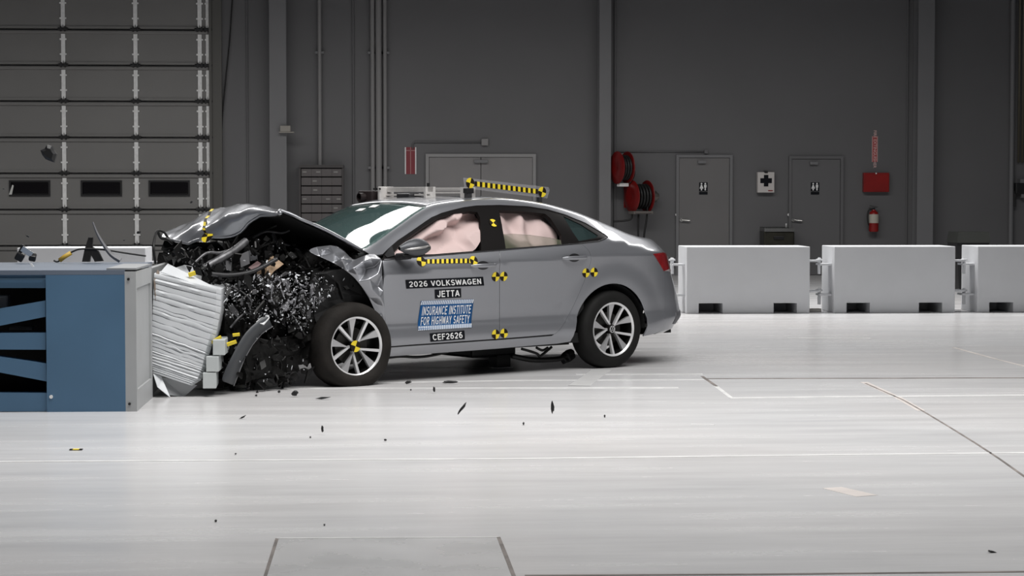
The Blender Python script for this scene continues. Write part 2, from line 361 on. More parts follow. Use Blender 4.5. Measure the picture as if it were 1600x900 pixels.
# ---- first aid cabinet
a = W(1182, 269, .0); b = W(1208, 301, .0); c = (a + b) / 2; w = (b.x - a.x) / 2; h = (a.z - b.z) / 2
t = thing('first_aid_cabinet', (c.x, YW, c.z), 'white first aid cabinet with black cross mounted between two doors', 'cabinet')
MB().b2((-w, -.12, -h), (w, -.001, h), bev=.008).build('body', mat('cabinet_white', (.60, .57, .55, 1), .5), t)
MB().b2((-w * .68, -.126, -h * .24 + .03), (w * .68, -.119, h * .24 + .03)).b2((-w * .26, -.1262, -h * .56 + .03), (w * .26, -.1185, h * .56 + .03)).build('cross', STKBLK, t)
MB().b2((w * .25, -.126, -h * .85), (w * .8, -.119, -h * .76)).build('label_strip', RED, t); MB().b2((-.03, -.13, h - .02), (.03, -.03, h + .025), bev=.005).build('latch', BLACK, t)
# ---- drinking fountain
a = W(1187, 356, 0); b = W(1234, 386, 0); c = (a + b) / 2
t = thing('drinking_fountain', (c.x, YW, 0), 'dark steel drinking fountain between doors behind white block', 'fountain'); w = (b.x - a.x) / 2
FM = mat('fountain_bronze', (.06, .058, .045, 1), .3, .7, var=.2); z1 = a.z
MB().b2((-w, -.42, z1 - .50), (w, -.001, z1 - .06), bev=.02).build('body', FM, t)
bs = MB().b2((-w, -.45, z1 - .06), (w, -.40, z1)).b2((-w, -.05, z1 - .06), (w, -.001, z1 + .02)).b2((-w, -.40, z1 - .06), (-w + .04, -.05, z1)).b2((w - .04, -.40, z1 - .06), (w, -.05, z1)).b2((-w + .04, -.40, z1 - .06), (w - .04, -.05, z1 - .045)); bs.build('basin', mat('fountain_steel', (.35, .35, .34, 1), .25, 1.0), t)
MB().tube([(w * .68, -.1, z1 + .01), (w * .68, -.1, z1 + .05), (w * .66, -.13, z1 + .07)], .014, 8).build('spout', GALV, t, smooth=True); MB().b2((-.1, -.456, z1 - .20), (.08, -.42, z1 - .14), bev=.01).build('push_bar', BLACK, t)
# ---- fire equipment
a = W(1347.5, 270, 0); b = W(1387, 300, 0); c = (a + b) / 2; w = (b.x - a.x) / 2; h = (a.z - b.z) / 2
t = thing('fire_cabinet', (c.x, YW, c.z), 'flat red metal box on dark wall above the fire extinguisher', 'box')
MB().b2((-w, -.11, -h), (w, -.001, h), bev=.006).build('body', RED, t); MB().b2((-w * .93, -.118, -h * .9), (w * .93, -.109, h * .9), bev=.003).build('cover', RED, t); MB().lathe([(0, -.13), (.012, -.13), (.014, -.117)], 10, 'y', (-w * .05, 0, h * .93)).build('screw', GALV, t)
a = W(1362.5, 213, 0); b = W(1371, 253, 0); c = (a + b) / 2; w = (b.x - a.x) / 2; h = (a.z - b.z) / 2
def vtext(body, size, parent, loc, m, name='lettering', ext=.001, rot=(pi / 2, 0, 0), stack=False):
    cu = bpy.data.curves.new(name, 'FONT'); cu.body = '\n'.join(body) if stack else body; cu.size = size; cu.align_x = 'CENTER'; cu.align_y = 'CENTER'; cu.extrude = ext; cu.space_line = .82 if stack else 1.0; cu.offset = size * .012
    o = bpy.data.objects.new(name, cu); COL.objects.link(o); bpy.context.view_layer.update()
    me = bpy.data.meshes.new_from_object(o.evaluated_get(bpy.context.evaluated_depsgraph_get())); bpy.data.objects.remove(o); me.name = name
    me.materials.clear(); me.materials.append(m); q = new_obj(name, me, parent); q.location = loc; q.rotation_euler = rot; return q
t = thing('fire_extinguisher_sign', (c.x, YW, c.z), 'narrow tall red and pale sign above the red box', 'sign')
MB().b2((-w, -.006, -h), (w, -.001, h)).build('plate', mat('sign_red_faded', (.40, .06, .06, 1), .5), t)
PINK = mat('sign_pale_print', (.72, .50, .48, 1), .5)
MB().b2((-w * 1.0, -.008, -h), (-w * .82, -.005, h)).b2((w * .82, -.008, -h), (w, -.005, h)).build('border', PINK, t)
vtext('FIRE EXTINGUISHER', .075, t, (0, -.008, 0), PINK, rot=(pi / 2, pi / 2, 0))['kind'] = 'stuff'
# extinguisher
c = W(1365, 362, .12); t = thing('fire_extinguisher', (c.x, YW - .12, c.z), 'red fire extinguisher with pale label hung on the dark wall', 'extinguisher')
ht = W(1365, 322, .12).z - c.z; r = .085
MB().lathe([(0, 0), (r * .9, .0), (r, .02), (r, ht * .66), (r * .85, ht * .76), (r * .4, ht * .82), (r * .35, ht * .86), (0, ht * .86)], 24, 'z').build('cylinder', RED, t, smooth=True, angle=40)
MB().lathe([(r + .002, ht * .34), (r + .002, ht * .68)], 24, 'z').build('label_band', mat('extinguisher_label', (.50, .47, .40, 1), .5), t, smooth=True)
MB().b2((-.02, -.02, ht * .84), (.02, .02, ht * .93)).prism([(-.09, -.012, ht * .90), (.05, -.012, ht * .93), (.05, -.012, ht * .95), (-.09, -.012, ht * .93)], (0, .024, 0)).prism([(-.07, -.012, ht * 1.0), (.07, -.012, ht * .95), (.07, -.012, ht * .97), (-.07, -.012, ht * 1.02)], (0, .024, 0)).build('valve_handle', BLACK, t)
MB().tube(catmull([(-.03, 0, ht * .88), (-.10, -.02, ht * .82), (-.12, -.03, ht * .55), (-.10, -.03, ht * .25)], 6), .012, 8).build('hose', CABLE, t, smooth=True); MB().b2((-.05, .08, ht * .5), (.05, .118, ht * .62)).build('wall_bracket', STEELD, t)
# ---- red and white sign by the double door
a = W(632.5, 230, 0); b = W(650.5, 272, 0); c = (a + b) / 2; w = (b.x - a.x) / 2; h = (a.z - b.z) / 2
t = thing('safety_sign', (c.x, YW, c.z), 'tall dark red sign with white edges beside the double door', 'sign')
MB().b2((-w, -.008, -h), (w, -.001, h)).build('plate', mat('sign_dark_red', (.22, .03, .04, 1), .5), t)
MB().b2((-w, -.012, -h), (-w * .80, -.007, h)).b2((w * .80, -.012, -h), (w, -.007, h)).build('edge_strip', WHITE, t); MB().b2((-w * .06, -.011, -h), (w * .06, -.007, h)).b2((-w * .8, -.011, h * .72), (w * .8, -.007, h * .78)).build('divider', mat('sign_pale_red', (.42, .22, .22, 1), .5), t)
# conduit with junction box above double door
t = thing('conduit_run', (W(645, 222).x, YW, W(645, 222).z), 'thin horizontal conduit ending in small box above double door', 'conduit')
L_ = W(752, 222).x - W(645, 222).x; MB().tube([(0, -.03, -.12), (0, -.03, -.02), (.03, -.03, 0), (L_, -.03, 0)], .012, 8).build('tube', WALLM, t, smooth=True); MB().b2((L_, -.06, -.06), (L_ + .12, -.001, .06), bev=.008).build('junction_box', PIPEM, t)
t = thing('conduit_run', (W(965, 237).x, YW, W(965, 237).z), 'thin horizontal conduit above the hose reels running to door', 'conduit'); L_ = W(1100, 237).x - W(965, 237).x
MB().tube([(0, -.02, 0), (L_, -.02, 0)], .012, 8).build('tube', WALLM, t, smooth=True); MB().b2((L_, -.05, -.03), (L_ + .06, -.001, .03)).build('junction_box', WALLM, t)
# beige box on first column
c = W(447, 202, .33); t = thing('sensor_box', (c.x, YW - .32, c.z), 'small beige box fixed high on the first wall column', 'box'); BE = mat('beige_plastic', (.30, .28, .25, 1), .5)
MB().b2((-.10, -.10, -.045), (.08, 0, .06), bev=.008).build('body', BE, t); MB().b2((-.12, -.11, -.062), (.14, 0, -.045)).build('shelf_plate', BE, t)
# ---- parts-bin rack
a = W(468, 258, 0); b = W(538, 425, 0); w = b.x - a.x; h = a.z
t = thing('bin_rack', (a.x, YW, 0), 'dark rack of small parts drawers against wall between pipes', 'rack'); RK = mat('rack_dark', (.105, .095, .095, 1), .55, var=.15, scale=4)
MB().b2((0, -.30, 0), (.03, -.001, h)).b2((w - .03, -.30, 0), (w, -.001, h)).b2((.03, -.02, 0), (w - .03, -.001, h)).b2((0, -.32, h - .05), (w, -.001, h)).build('frame', mat('rack_frame', (.06, .055, .055, 1), .5), t)
nr = 12; ROWH = (h - .07) / nr; dm = None; db = MB().b2((.004, -.28, .006), (.18, -.03, ROWH - .012), bev=.006).mesh('bin', RK); lb = MB().b2((.05, -.288, ROWH * .45), (.12, -.28, ROWH * .62)).mesh('bin_tag', mat('rack_tag', (.26, .25, .24, 1), .5))
cw = (w - .07) / 4
for r_ in range(nr):
    for q in range(4):
        o = new_obj('bin', db, t); o.location = (.035 + q * cw, 0, .02 + r_ * ROWH)
        if random.random() < .45: l = new_obj('bin_tag', lb, o); l.location = (random.uniform(-.03, .04), 0, 0)
# ---- hose reels
def hose_reel(px, py, rad, wid, lab, drum_side, motor):
    c = W(px, py, .35); t = thing('hose_reel', (c.x - .13, YW - .02, c.z), lab, 'hose reel', 'red hose reels', rz=radians(22))
    for s in (-1, 1):
        MB().lathe([(0, s * wid / 2), (rad * .5, s * (wid / 2 + .03)), (rad * .97, s * (wid / 2 + .008)), (rad, s * wid / 2), (rad * .97, s * (wid / 2 - .008)), (0, s * (wid / 2 - .004))], 36, 'x', (0, -.35, 0)).build('flange', mat('reel_red', (.17, .006, .006, 1), .35, var=.15, scale=6), t, smooth=True, angle=35)
    d = MB().lathe([(rad * .45, -wid / 2), (rad * .45, wid / 2)], 24, 'x', (0, -.35, 0)); d.build('drum', STEELD, t, smooth=True)
    hs = MB(); n = max(3, int(wid / .05))
    for i in range(n): x = -wid / 2 + (i + .5) * wid / n; hs.lathe([(rad * .70 + .024 * cos(u), x + .024 * sin(u)) for u in [2 * pi * q / 8 for q in range(8)]], 28, 'x', (0, -.35, 0), closed=True)
    hs.build('hose', CABLE, t, smooth=True)
    MB().b2((-.05, -.35, -.05), (.05, -.001, .05)).b2((-.12, -.04, -.2), (.12, -.001, .2)).build('wall_bracket', RED, t)
    if motor:
        MB().lathe([(0, wid / 2 + .02), (.09, wid / 2 + .02), (.10, wid / 2 + .05), (.10, wid / 2 + .17), (.06, wid / 2 + .19), (.06, wid / 2 + .22), (0, wid / 2 + .22)], 20, 'x', (0, -.35, 0)).build('motor', mat('motor_steel', (.25, .23, .21, 1), .35, .8), t, smooth=True, angle=40)
        MB().b2((-wid / 2 - .04, -.50, -rad - .02), (wid / 2 + .04, -.30, -rad + .03)).b2((-wid / 2 - .02, -.53, -rad - .0), (wid / 2 + .0, -.5, -rad + .02)).build('roller_guide', mat('guide_steel', (.33, .30, .28, 1), .4, .6), t)
    return t
r1 = hose_reel(972, 262, .285, .20, 'smaller red hose reel mounted high beside the wall column', -1, False)
r2 = hose_reel(999, 307, .285, .30, 'larger red hose reel with motor and hanging hoses', 1, True)
MB().b2((-.08, -.42, -.33), (.10, -.3, -.27), bev=.01).build('roller_guide', GALV, r1)
for pts, nm in (([(982, 259), (990, 264), (990, 275), (984, 286)], 'hose_loop'),):
    MB().tube(catmull([Matrix.Rotation(-radians(22), 3, 'Z') @ rel(r1, W(*p, .4)) for p in pts], 6), .02, 8).build(nm, CABLE, r1, smooth=True)
for pts in ([(998, 331), (997, 360), (999, 425)], [(1012, 320), (1010, 345), (1006, 372), (1004, 425)], [(988, 333), (986, 342), (975, 345), (958, 346)]):
    MB().tube(catmull([Matrix.Rotation(-radians(22), 3, 'Z') @ rel(r2, W(*p, .4)) for p in pts], 6), .017, 8).build('hanging_hose', CABLE, r2, smooth=True)
# ---- right edge: cable rack and dark box; black bin behind blocks
t = thing('wall_control_box', (W(1592, 294).x, YW, W(1592, 294).z), 'black box with trailing cable at the right picture edge', 'box')
MB().b2((-.11, -.18, -.10), (.30, -.001, .09), bev=.015).build('body', BLACK, t); MB().b2((-.02, -.15, .09), (.25, -.001, .16)).build('cap', COLM, t); MB().b2((0, -.15, -.17), (.25, -.001, -.10)).build('base', COLM, t)
MB().tube([(-.10, -.1, -.05), (-.10, -.1, -.33)], .02, 8).build('cable', CABLE, t)
for i, px in enumerate((1588, 1594, 1600)):
    x = W(px).x; t = tag(MB().tube([(x, YW - .05, 2.0), (x, YW - .05, 8.5)], .022, 8).build('wall_conduit', mat('conduit_olive', (.10, .09, .065, 1), .5), smooth=True), ['leftmost', 'middle', 'rightmost'][i] + ' olive conduit rising above the black box at right edge', 'conduit', 'olive conduits at the right edge')
a = at(1487, 362, 30); b = at(1539, 362, 30); t = thing('waste_bin', ((a.x + b.x) / 2, 30, 0), 'black lidded waste bin behind the gap between two blocks', 'bin'); w = (b.x - a.x) / 2
MB().prism([(-w * .8, -.25, 0), (w * .8, -.25, 0), (w * .97, -.25, a.z - .16), (-w * .97, -.25, a.z - .16)], (0, .5, 0)).build('body', BLACK, t); MB().prism([(-w, -.28, a.z - .16), (w, -.28, a.z - .16), (w * .93, -.28, a.z), (-w * .88, -.28, a.z)], (0, .56, 0)).build('lid', mat('bin_lid', (.028, .03, .027, 1), .5), t)
# ---- white steel blocks in the background row
YB = 24.35; zb_top = at(1180, 385.5, YB).z
def block(px0, px1, slots, lab, depth=.7, y0=YB):
    x0 = at(px0, 489, y0).x; x1 = at(px1, 489, y0).x; w = x1 - x0
    t = thing('ballast_block', ((x0 + x1) / 2, y0 + depth / 2, 0), lab, 'block', 'pale grey ballast blocks along the back')
    out = [(-w / 2, 0)]; sh = at(1100, 474, y0).z
    for s0, s1 in slots:
        a = at(s0, 489, y0).x - (x0 + x1) / 2; b = at(s1, 489, y0).x - (x0 + x1) / 2; out += [(a, 0), (a, sh), (b, sh), (b, 0)]
    out += [(w / 2, 0), (w / 2, zb_top), (-w / 2, zb_top)]
    o = MB().prism([(x, -depth / 2, z) for x, z in out], (0, depth, 0)).build('body', CONC, t); mods(o, bev=.008)
    MB().b2((-w / 2 + .02, depth / 2 - .03, 0), (w / 2 - .02, depth / 2 - .005, sh)).build('slot_light_block', CONC, t)  # plate added to shut out the lit floor behind, so the slots go dark
    for s, dz in ((1, .012), (-1, -.03)):
        for z in (at(1280, 410, y0).z, at(1280, 457.5, y0).z):
            MB().b2((s * w / 2, -.22, z + dz - .012), (s * (w / 2 + .15), .0, z + dz + .010)).build('lug_plate', CONC, t)
    return t
block(28, 228, ((48, 84), (160, 196)), 'pale grey ballast block behind the blue crash barrier')
block(1072.5, 1265, ((1092, 1129), (1209, 1245)), 'pale grey ballast block directly behind the tail of the car')
block(1303, 1492, ((1323, 1359), (1436, 1472)), 'pale grey ballast block in the middle of the right hand row')
block(1527, 1719, ((1546, 1583), (1660, 1697)), 'pale grey ballast block cut off by the right picture edge')
for px, nm in ((1050, 'behind the car tail lamp'), (1280, 'between first and second blocks'), (1506, 'between second and third blocks')):
    for py, lv in ((410, 'upper'), (457.5, 'lower')):
        p = at(px, py, YB + .2); t = thing('hitch_pin', (p.x, p.y - .0, p.z), '%s steel hitch pin joining blocks %s' % (lv, nm), 'pin', 'hitch pins between the ballast blocks')
        MB().lathe([(0, -.14), (.02, -.14), (.02, .02), (.04, .02), (.04, .04), (.02, .045), (.016, .06), (0, .06)], 14, 'z').build('pin', CONC, t, smooth=True, angle=40)
p = ground(1280, 489); tag(MB().box((0, 0, .02), (.16, .1, .04), rotm(0, 0, .2), bev=.01).build('wood_wedge', mat('pale_wedge', (.5, .48, .45, 1), .7)), 'small pale wedge on floor in the gap between blocks', 'wedge').location = p + Vector((0, .3, 0))
# ================================================================== the car (local: x forward from rear axle, y left, z up)
car = thing('car', CAR_O, 'grey four-door sedan with crushed front end hitting the barrier', 'car', rz=pi + TH)
f_zb = pchip([(-1.2, .94), (-.85, .95), (-.6, .965), (-.36, .985), (-.1, 1.03), (.09, 1.060), (.57, 1.022), (1.2, .985), (2.32, .938), (2.7, .93)])
f_zcr = pchip([(-1.2, .88), (-.8, .90), (-.3, .925), (.276, .927), (1.267, .885), (2.317, .82), (2.7, .80)])
f_yr = pchip([(-1.2, .68), (-.85, .69), (-.65, .703), (-.5, .70), (-.357, .68), (-.133, .628), (.175, .597), (.6, .582), (.966, .58), (1.2, .58), (1.45, .585), (1.707, .60), (2.0, .66), (2.36, .72), (2.6, .74)])
f_zr = pchip([(-1.2, 1.03), (-.85, 1.04), (-.65, 1.052), (-.5, 1.068), (-.357, 1.10), (-.133, 1.185), (.175, 1.285), (.6, 1.37), (.966, 1.398), (1.2, 1.39), (1.45, 1.367), (1.6, 1.343), (1.68, 1.316), (2.0, 1.168), (2.36, 1.0), (2.6, .95)])
f_zc = pchip([(-1.2, 1.055), (-.85, 1.065), (-.5, 1.085), (-.357, 1.13), (-.133, 1.235), (.175, 1.34), (.6, 1.398), (.966, 1.416), (1.3, 1.412), (1.45, 1.404), (1.6, 1.382), (1.68, 1.352), (2.0, 1.209), (2.36, 1.045), (2.6, .97)])
f_xe = pchip([(.2, -1.0), (.31, -1.06), (.41, -1.14), (.5, -1.12), (.75, -1.02), (.9, -.96), (1.03, -.93), (1.2, -.92)])
f_low = pchip([(.18, .79), (.22, .828), (.275, .866), (.33, .876), (.39, .872), (.44, .858), (.55, .866), (.70, .882), (.82, .898)])
def tf(x, z):
    q = 1 - (x - f_xe(z)) / .85
    if q <= 0: return 1.0
    q = min(q, .99999)
    return (1 - q ** 3.2) ** (1 / 2.2)
def bodyY(x, z, raw=False):
    zb = f_zb(x); zc = f_zcr(x)
    if z <= zc:
        k = .82 / zc if z > .44 else 1
        zz = .44 + (z - .44) * (.82 - .44) / (zc - .44) if z > .44 else z
        y = f_low(zz)
    elif z <= zb:
        t = (z - zc) / (zb - zc); y = .898 - .022 * t - .019 * t * t
    else:
        zr = f_zr(x); yr = f_yr(x); t = min(1.0, (z - zb) / max(.02, zr - zb)); y = .857 + (yr - .857) * t + .018 * 4 * t * (1 - t) * min(1, (zr - zb) / .3) * max(0, min(1, (x - .05) / .6))
    y -= .02 * max(0, (x - 1.6) / 1.0) ** 2
    d = sqrt(x * x + (z - .318) ** 2)
    if d < .60:
        q_ = max(0, min(1, (.58 - d) / .18)); y += .012 * q_ * q_ * (3 - 2 * q_)
    return y * tf(x, z)
def topZ(x, y):
    yr = f_yr(x); return f_zc(x) - (f_zc(x) - f_zr(x)) * min(1.2, abs(y) / yr) ** 2
def bnorm(x, z):
    e = .004; return Vector((-(bodyY(x + e, z) - bodyY(x - e, z)) / (2 * e), 1, -(bodyY(x, z + e) - bodyY(x, z - e)) / (2 * e))).normalized()
def onbody(px, py):                      # where a line of sight first meets the left body side
    y = 1.0; last = None
    while y > -.2:
        p = car_inv(px, py, y)
        if p.z < f_zr(p.x) + .02 and bodyY(p.x, p.z) >= y:
            a, b = y, y + .01
            for _ in range(14):
                m = (a + b) / 2; p = car_inv(px, py, m)
                if bodyY(p.x, p.z) >= m: a = m
                else: b = m
            p = car_inv(px, py, a); return Vector((p.x, p.z))
        y -= .01
    p = car_inv(px, py, .62); return Vector((max(p.x, f_xe(p.z) + .02), p.z))
def ob(*pts): return [onbody(*p) for p in pts]
def inside(p, poly):
    r = False; n = len(poly); j = n - 1
    for i in range(n):
        a = poly[i]; b = poly[j]
        if (a[1] > p[1]) != (b[1] > p[1]) and p[0] < (b[0] - a[0]) * (p[1] - a[1]) / (b[1] - a[1]) + a[0]: r = not r
        j = i
    return r
def resample(poly, step):
    out = []
    for i in range(len(poly)):
        a = Vector(poly[i]); b = Vector(poly[(i + 1) % len(poly)]); n = max(1, int(round((b - a).length / step)))
        for k in range(n): out.append(a.lerp(b, k / n))
    return out
def shrink(poly, d):
    n = len(poly); A = sum(poly[i][0] * poly[(i + 1) % n][1] - poly[(i + 1) % n][0] * poly[i][1] for i in range(n)); s = 1 if A > 0 else -1; out = []
    for i in range(n):
        a = Vector(poly[i - 1]); b = Vector(poly[i]); c = Vector(poly[(i + 1) % n]); e1 = (b - a).normalized(); e2 = (c - b).normalized()
        n1 = Vector((-e1.y, e1.x)) * s; n2 = Vector((-e2.y, e2.x)) * s; m = n1 + n2
        out.append(b + m / max(.5, m.dot(n1)) * d)
    return out
def tri2d(poly, holes=(), step=.04):
    P = []; E = []
    def loop(pl):
        r = resample(pl, step); b = len(P); P.extend(r); E.extend([(b + i, b + (i + 1) % len(r)) for i in range(len(r))])
    loop(poly)
    for h in holes: loop(h)
    x0 = min(p[0] for p in poly); x1 = max(p[0] for p in poly); z0 = min(p[1] for p in poly); z1 = max(p[1] for p in poly)
    bd = list(P); i = 0; z = z0 + step / 2
    while z < z1:
        x = x0 + (step / 2 if i % 2 else 0)
        while x < x1:
            q = Vector((x, z))
            if inside(q, poly) and not any(inside(q, h) for h in holes) and all((q - b).length_squared > (step * .5) ** 2 for b in bd): P.append(q)
            x += step
        z += step * .87; i += 1
    v, e, f, _, _, _ = delaunay_2d_cdt(P, E, [], 0, 1e-6)
    out = []
    for t in f:
        c = sum((v[k] for k in t), Vector((0, 0))) / len(t)
        if inside(c, poly) and not any(inside(c, h) for h in holes): out.append(tuple(t))
    return v, out
def panel(name, poly, m, parent, holes=(), off=0.0, step=.035, thick=.014, sign=1, gap=0.0, yf=None):
    if gap: poly = shrink(poly, gap)
    V, T = tri2d(poly, holes, step); g = yf or bodyY
    def nrm(x, z):
        e = .004; return Vector((-(g(x + e, z) - g(x - e, z)) / (2 * e), 1, -(g(x, z + e) - g(x, z - e)) / (2 * e))).normalized()
    co = []; no = []
    for q in V:
        n = nrm(q.x, q.y); p = Vector((q.x, g(q.x, q.y), q.y)) + n * off; co.append(p); no.append(n)
    ed = {}
    faces = []
    for t in T:
        a, b, c = (co[k] for k in t[:3])
        if (b - a).cross(c - a).y < 0: t = t[::-1]
        faces.append(t)
        for i in range(len(t)): ed[(t[i], t[(i + 1) % len(t)])] = 1
    for (a, b) in [e for e in ed if (e[1], e[0]) not in ed]:
        if thick <= 0: break
        t = (co[b] - co[a]); n = (no[a] + no[b]).normalized(); o = t.cross(n).normalized(); k = len(co); i_ = n * -thick
        co += [co[a], co[b], co[b] + i_, co[a] + i_]; no += [o] * 4; faces.append((k + 3, k + 2, k + 1, k))
    if sign < 0:
        co = [Vector((p.x, -p.y, p.z)) for p in co]; no = [Vector((p.x, -p.y, p.z)) for p in no]; faces = [f[::-1] for f in faces]
    me = bpy.data.meshes.new(name); me.from_pydata(co, [], faces); me.materials.append(m)
    me.polygons.foreach_set('use_smooth', [True] * len(me.polygons)); me.normals_split_custom_set_from_vertices([tuple(n) for n in no]); me.update()
    return new_obj(name, me, parent)
# ---- outlines on the left side, from sill to roof rail
belt = ob((597, 407), (650, 402), (715, 396.7), (780.5, 391.4))
MIDE = ob(*[(780.5, y) for y in (405, 420, 435, 450, 465, 480, 495, 505, 515, 522, 529.4)])
F_DOOR = belt + MIDE + ob((700, 535), (640, 539), (606, 541.8), (602, 505), (598, 450))
R_EDGE = [Vector((p.x, p.y)) for p in catmull([Vector((q.x, q.y, 0)) for q in ob((907, 380.5), (918, 389), (922.5, 398), (923, 410), (915.5, 433), (903, 463), (890, 490), (880, 508), (873, 517), (866, 522.5))], 4)]
R_DOOR = ob((780.5, 391.3), (830, 387.5), (878, 383.3)) + R_EDGE + ob((825, 526)) + MIDE[::-1]
DLO_TOP = ob((600, 397), (622, 375), (645, 359.5), (674, 339.5), (690, 332.5), (706, 328), (725, 323.5), (744, 321), (780, 320), (825, 322), (856, 327), (883.5, 335), (915, 348), (946.5, 366.5), (949, 370))
DLO_BOT = ob((935, 376.5), (901.5, 380.3), (880, 382), (830, 386.3), (780, 390.5), (700, 397), (640, 402), (597, 406))
DLO = DLO_TOP + DLO_BOT
W_F = ob((612, 398), (630, 377), (661, 354.5), (686, 340), (706, 333), (735, 329.5), (746, 331), (750.5, 340), (752, 362), (752, 391), (700, 395), (650, 399))
W_R = ob((780, 328.5), (820, 330), (852, 333.5), (860, 340), (877, 366), (878.5, 381), (790.5, 388), (786, 360))
W_Q = ob((880, 337), (908, 350), (934.5, 367), (933, 370.5), (905, 376.3), (895, 362))
ARCH = [Vector((.448, .235))] + [Vector((.40 * cos(a) + .02, .318 + .385 * sin(a))) for a in [radians(-8 + 6 * i) for i in range(33)]] + [Vector((-.345, .245))]
ARCH = [Vector((.448, .235)), Vector((.425, .33))] + [Vector((.018 + .398 * cos(radians(a)), .318 + .382 * sin(radians(a)))) for a in range(12, 172, 6)] + [Vector((-.372, .33)), Vector((-.345, .245))]
XB = -.60
rail = lambda x: f_zr(x) - .035
A_BASE = 2.30
side = []
side += [Vector(p) for p in ob((606, 543.5))] ; side = []
lower = ob((606, 543.5), (640, 541), (700, 537), (781, 531.3), (825, 528), (862, 525)) + [p + Vector((0, 0)) for p in R_EDGE[::-1][1:]] + ob((935, 377), (951, 370.5))
side = lower + DLO_TOP[::-1][1:-1] + [DLO_TOP[0] + Vector((.01, .0))]
xs = [2.36 + (XB - 2.36) * i / 60 for i in range(61)]
side += [Vector((x, rail(x))) for x in xs]
side += [Vector((XB, .8)), Vector((XB, .55)), Vector((XB, .285)), Vector((-.48, .262))] + ARCH[::-1]
side += ob((870, 537), (820, 541), (780, 544.5), (720, 549), (650, 554), (603, 557.5))
for sg in (1, -1):
    sfx = '' if sg > 0 else ''
    bs = panel('body_side', side, PAINT, car, step=.04, sign=sg)
    dn = panel('gap_shade_backing', [Vector((2.25, .25)), Vector((2.28, .9))] + [Vector((x, f_zb(x) - .03)) for x in (2.1, 1.6, 1.2, .7, .3)] + [Vector((.3, .5)), Vector((.47, .35)), Vector((.5, .24))], DARK, car, off=-.03, step=.12, thick=0, sign=sg)  # dark sheet added behind the panels so their gaps look shaded
    fd = panel('front_door', F_DOOR, PAINT, car, gap=.0018, sign=sg); rd = panel('rear_door', R_DOOR, PAINT, car, gap=.0018, sign=sg)
    if sg > 0: FD, RD, BS = fd, rd, bs
    panel('window_surround', DLO, GLOSSBLK, car, holes=(W_F, W_R, W_Q), off=-.004, step=.03, thick=.03, sign=sg)
    # arch lip and wheel-house
    MB().tube([(p.x, sg * (bodyY(p.x, p.y) - .004), p.y) for p in ARCH], .005, 6).build('arch_lip', PAINT, car, smooth=True)
    wh = MB(); P = []
    for a in range(-5, 186, 6): P.append([(.018 + .392 * cos(radians(a)), sg * yy, .318 + .376 * sin(radians(a))) for yy in (.845, .7, .5)])
    wh.grid(P); wh.build('wheel_house', DARK, car)
    # rounded roof rail from side to top
    P = []
    for i in range(71):
        x = 2.36 - i * (2.36 + .90) / 70
        z0 = rail(x); zr = f_zr(x); yr = f_yr(x); t = tf(x, zr)
        A = Vector((bodyY(x, z0), z0)); Cn = Vector((yr * t, zr)); y2 = (yr - .055) * t; B = Vector((y2, topZ(x, y2 / max(t, .05))))
        P.append([Vector((x, sg * (A * (1 - k) ** 2 + Cn * 2 * k * (1 - k) + B * k * k).x, (A * (1 - k) ** 2 + Cn * 2 * k * (1 - k) + B * k * k).y)) for k in [q / 8 for q in range(9)]])
    mods(MB().grid(P).build('roof_rail', PAINT, car, smooth=True))
    # rear corner and bumper
    P = []
    for i in range(31):
        z = .285 + (rail(XB) - .285) * i / 30; row = []
        for j in range(25):
            q0 = 1 - (XB - f_xe(z)) / .85; u = j / 24; q = q0 + (1 - q0) * (1 - (1 - u) ** 2.2); x = f_xe(z) + .85 * (1 - q)
            zz = z + (rail(max(x, -.9)) - rail(XB)) * (i / 30) ** 4
            row.append(Vector((x, sg * bodyY(x, zz), zz)))
        P.append(row)
    MB().grid(P).build('rear_bumper', PAINT, car, smooth=True)
    MB().grid([[Vector((p.x, p.y, .285)) for p in P[0]], [Vector((p.x + .05, p.y * .93, .25)) for p in P[0]], [Vector((p.x + .35, p.y * .8, .25)) for p in P[0]]]).build('bumper_skirt', PAINT, car, smooth=True)
    # lamps, glass
    TL = ob((1020.5, 397), (1035, 394.8), (1047, 394.2), (1049, 402), (1050, 412), (1046, 420), (1037, 423.5), (1029, 410))
    TL = [Vector((max(p.x, f_xe(p.y) + .06), p.y)) for p in TL]
    panel('tail_lamp', TL, REDGL, car, off=.004, step=.014, thick=.02, sign=sg)
    TLL = [Vector((max(p.x, f_xe(p.y) + .035), p.y)) for p in ob((1037.5, 423.3), (1045, 420), (1049.5, 412), (1050.5, 404), (1052.5, 407), (1052, 421), (1045, 424))]
    panel('tail_lamp_lens', TLL, CLEARGL, car, off=.005, step=.02, thick=.02, sign=sg)
# bumper accent: dark outlet at the lower rear corner
panel('bumper_outlet', ob((1051, 506), (1056, 488), (1062, 470), (1062.5, 490), (1060, 504)), mat('bumper_dark_trim', (.09, .09, .10, 1), .5), car, off=.004, step=.02)
# mouldings along the doors
def bodyline(pts, r, m, name, parent, off=0.0, n=6, sub=4):
    Q = []
    P = [onbody(*p) for p in pts]
    for i in range(len(P) - 1):
        for k in range(sub): Q.append(P[i].lerp(P[i + 1], k / sub))
    Q.append(P[-1])
    return MB().tube([Vector((q.x, bodyY(q.x, q.y) + off, q.y)) for q in Q], r, n).build(name, m, parent, smooth=True)
bodyline([(949, 370.5), (935, 377), (901.5, 380.8), (830, 386.8), (780, 391), (700, 397.5), (640, 402.5), (600, 406)], .006, mat('belt_moulding', (.10, .10, .105, 1), .25, .8), 'belt_moulding', car, .001)
bodyline([(866, 523.8), (825, 527), (781, 530.4), (700, 536), (640, 540), (606, 542.7)], .005, BLACK, 'door_seal', car, -.006)
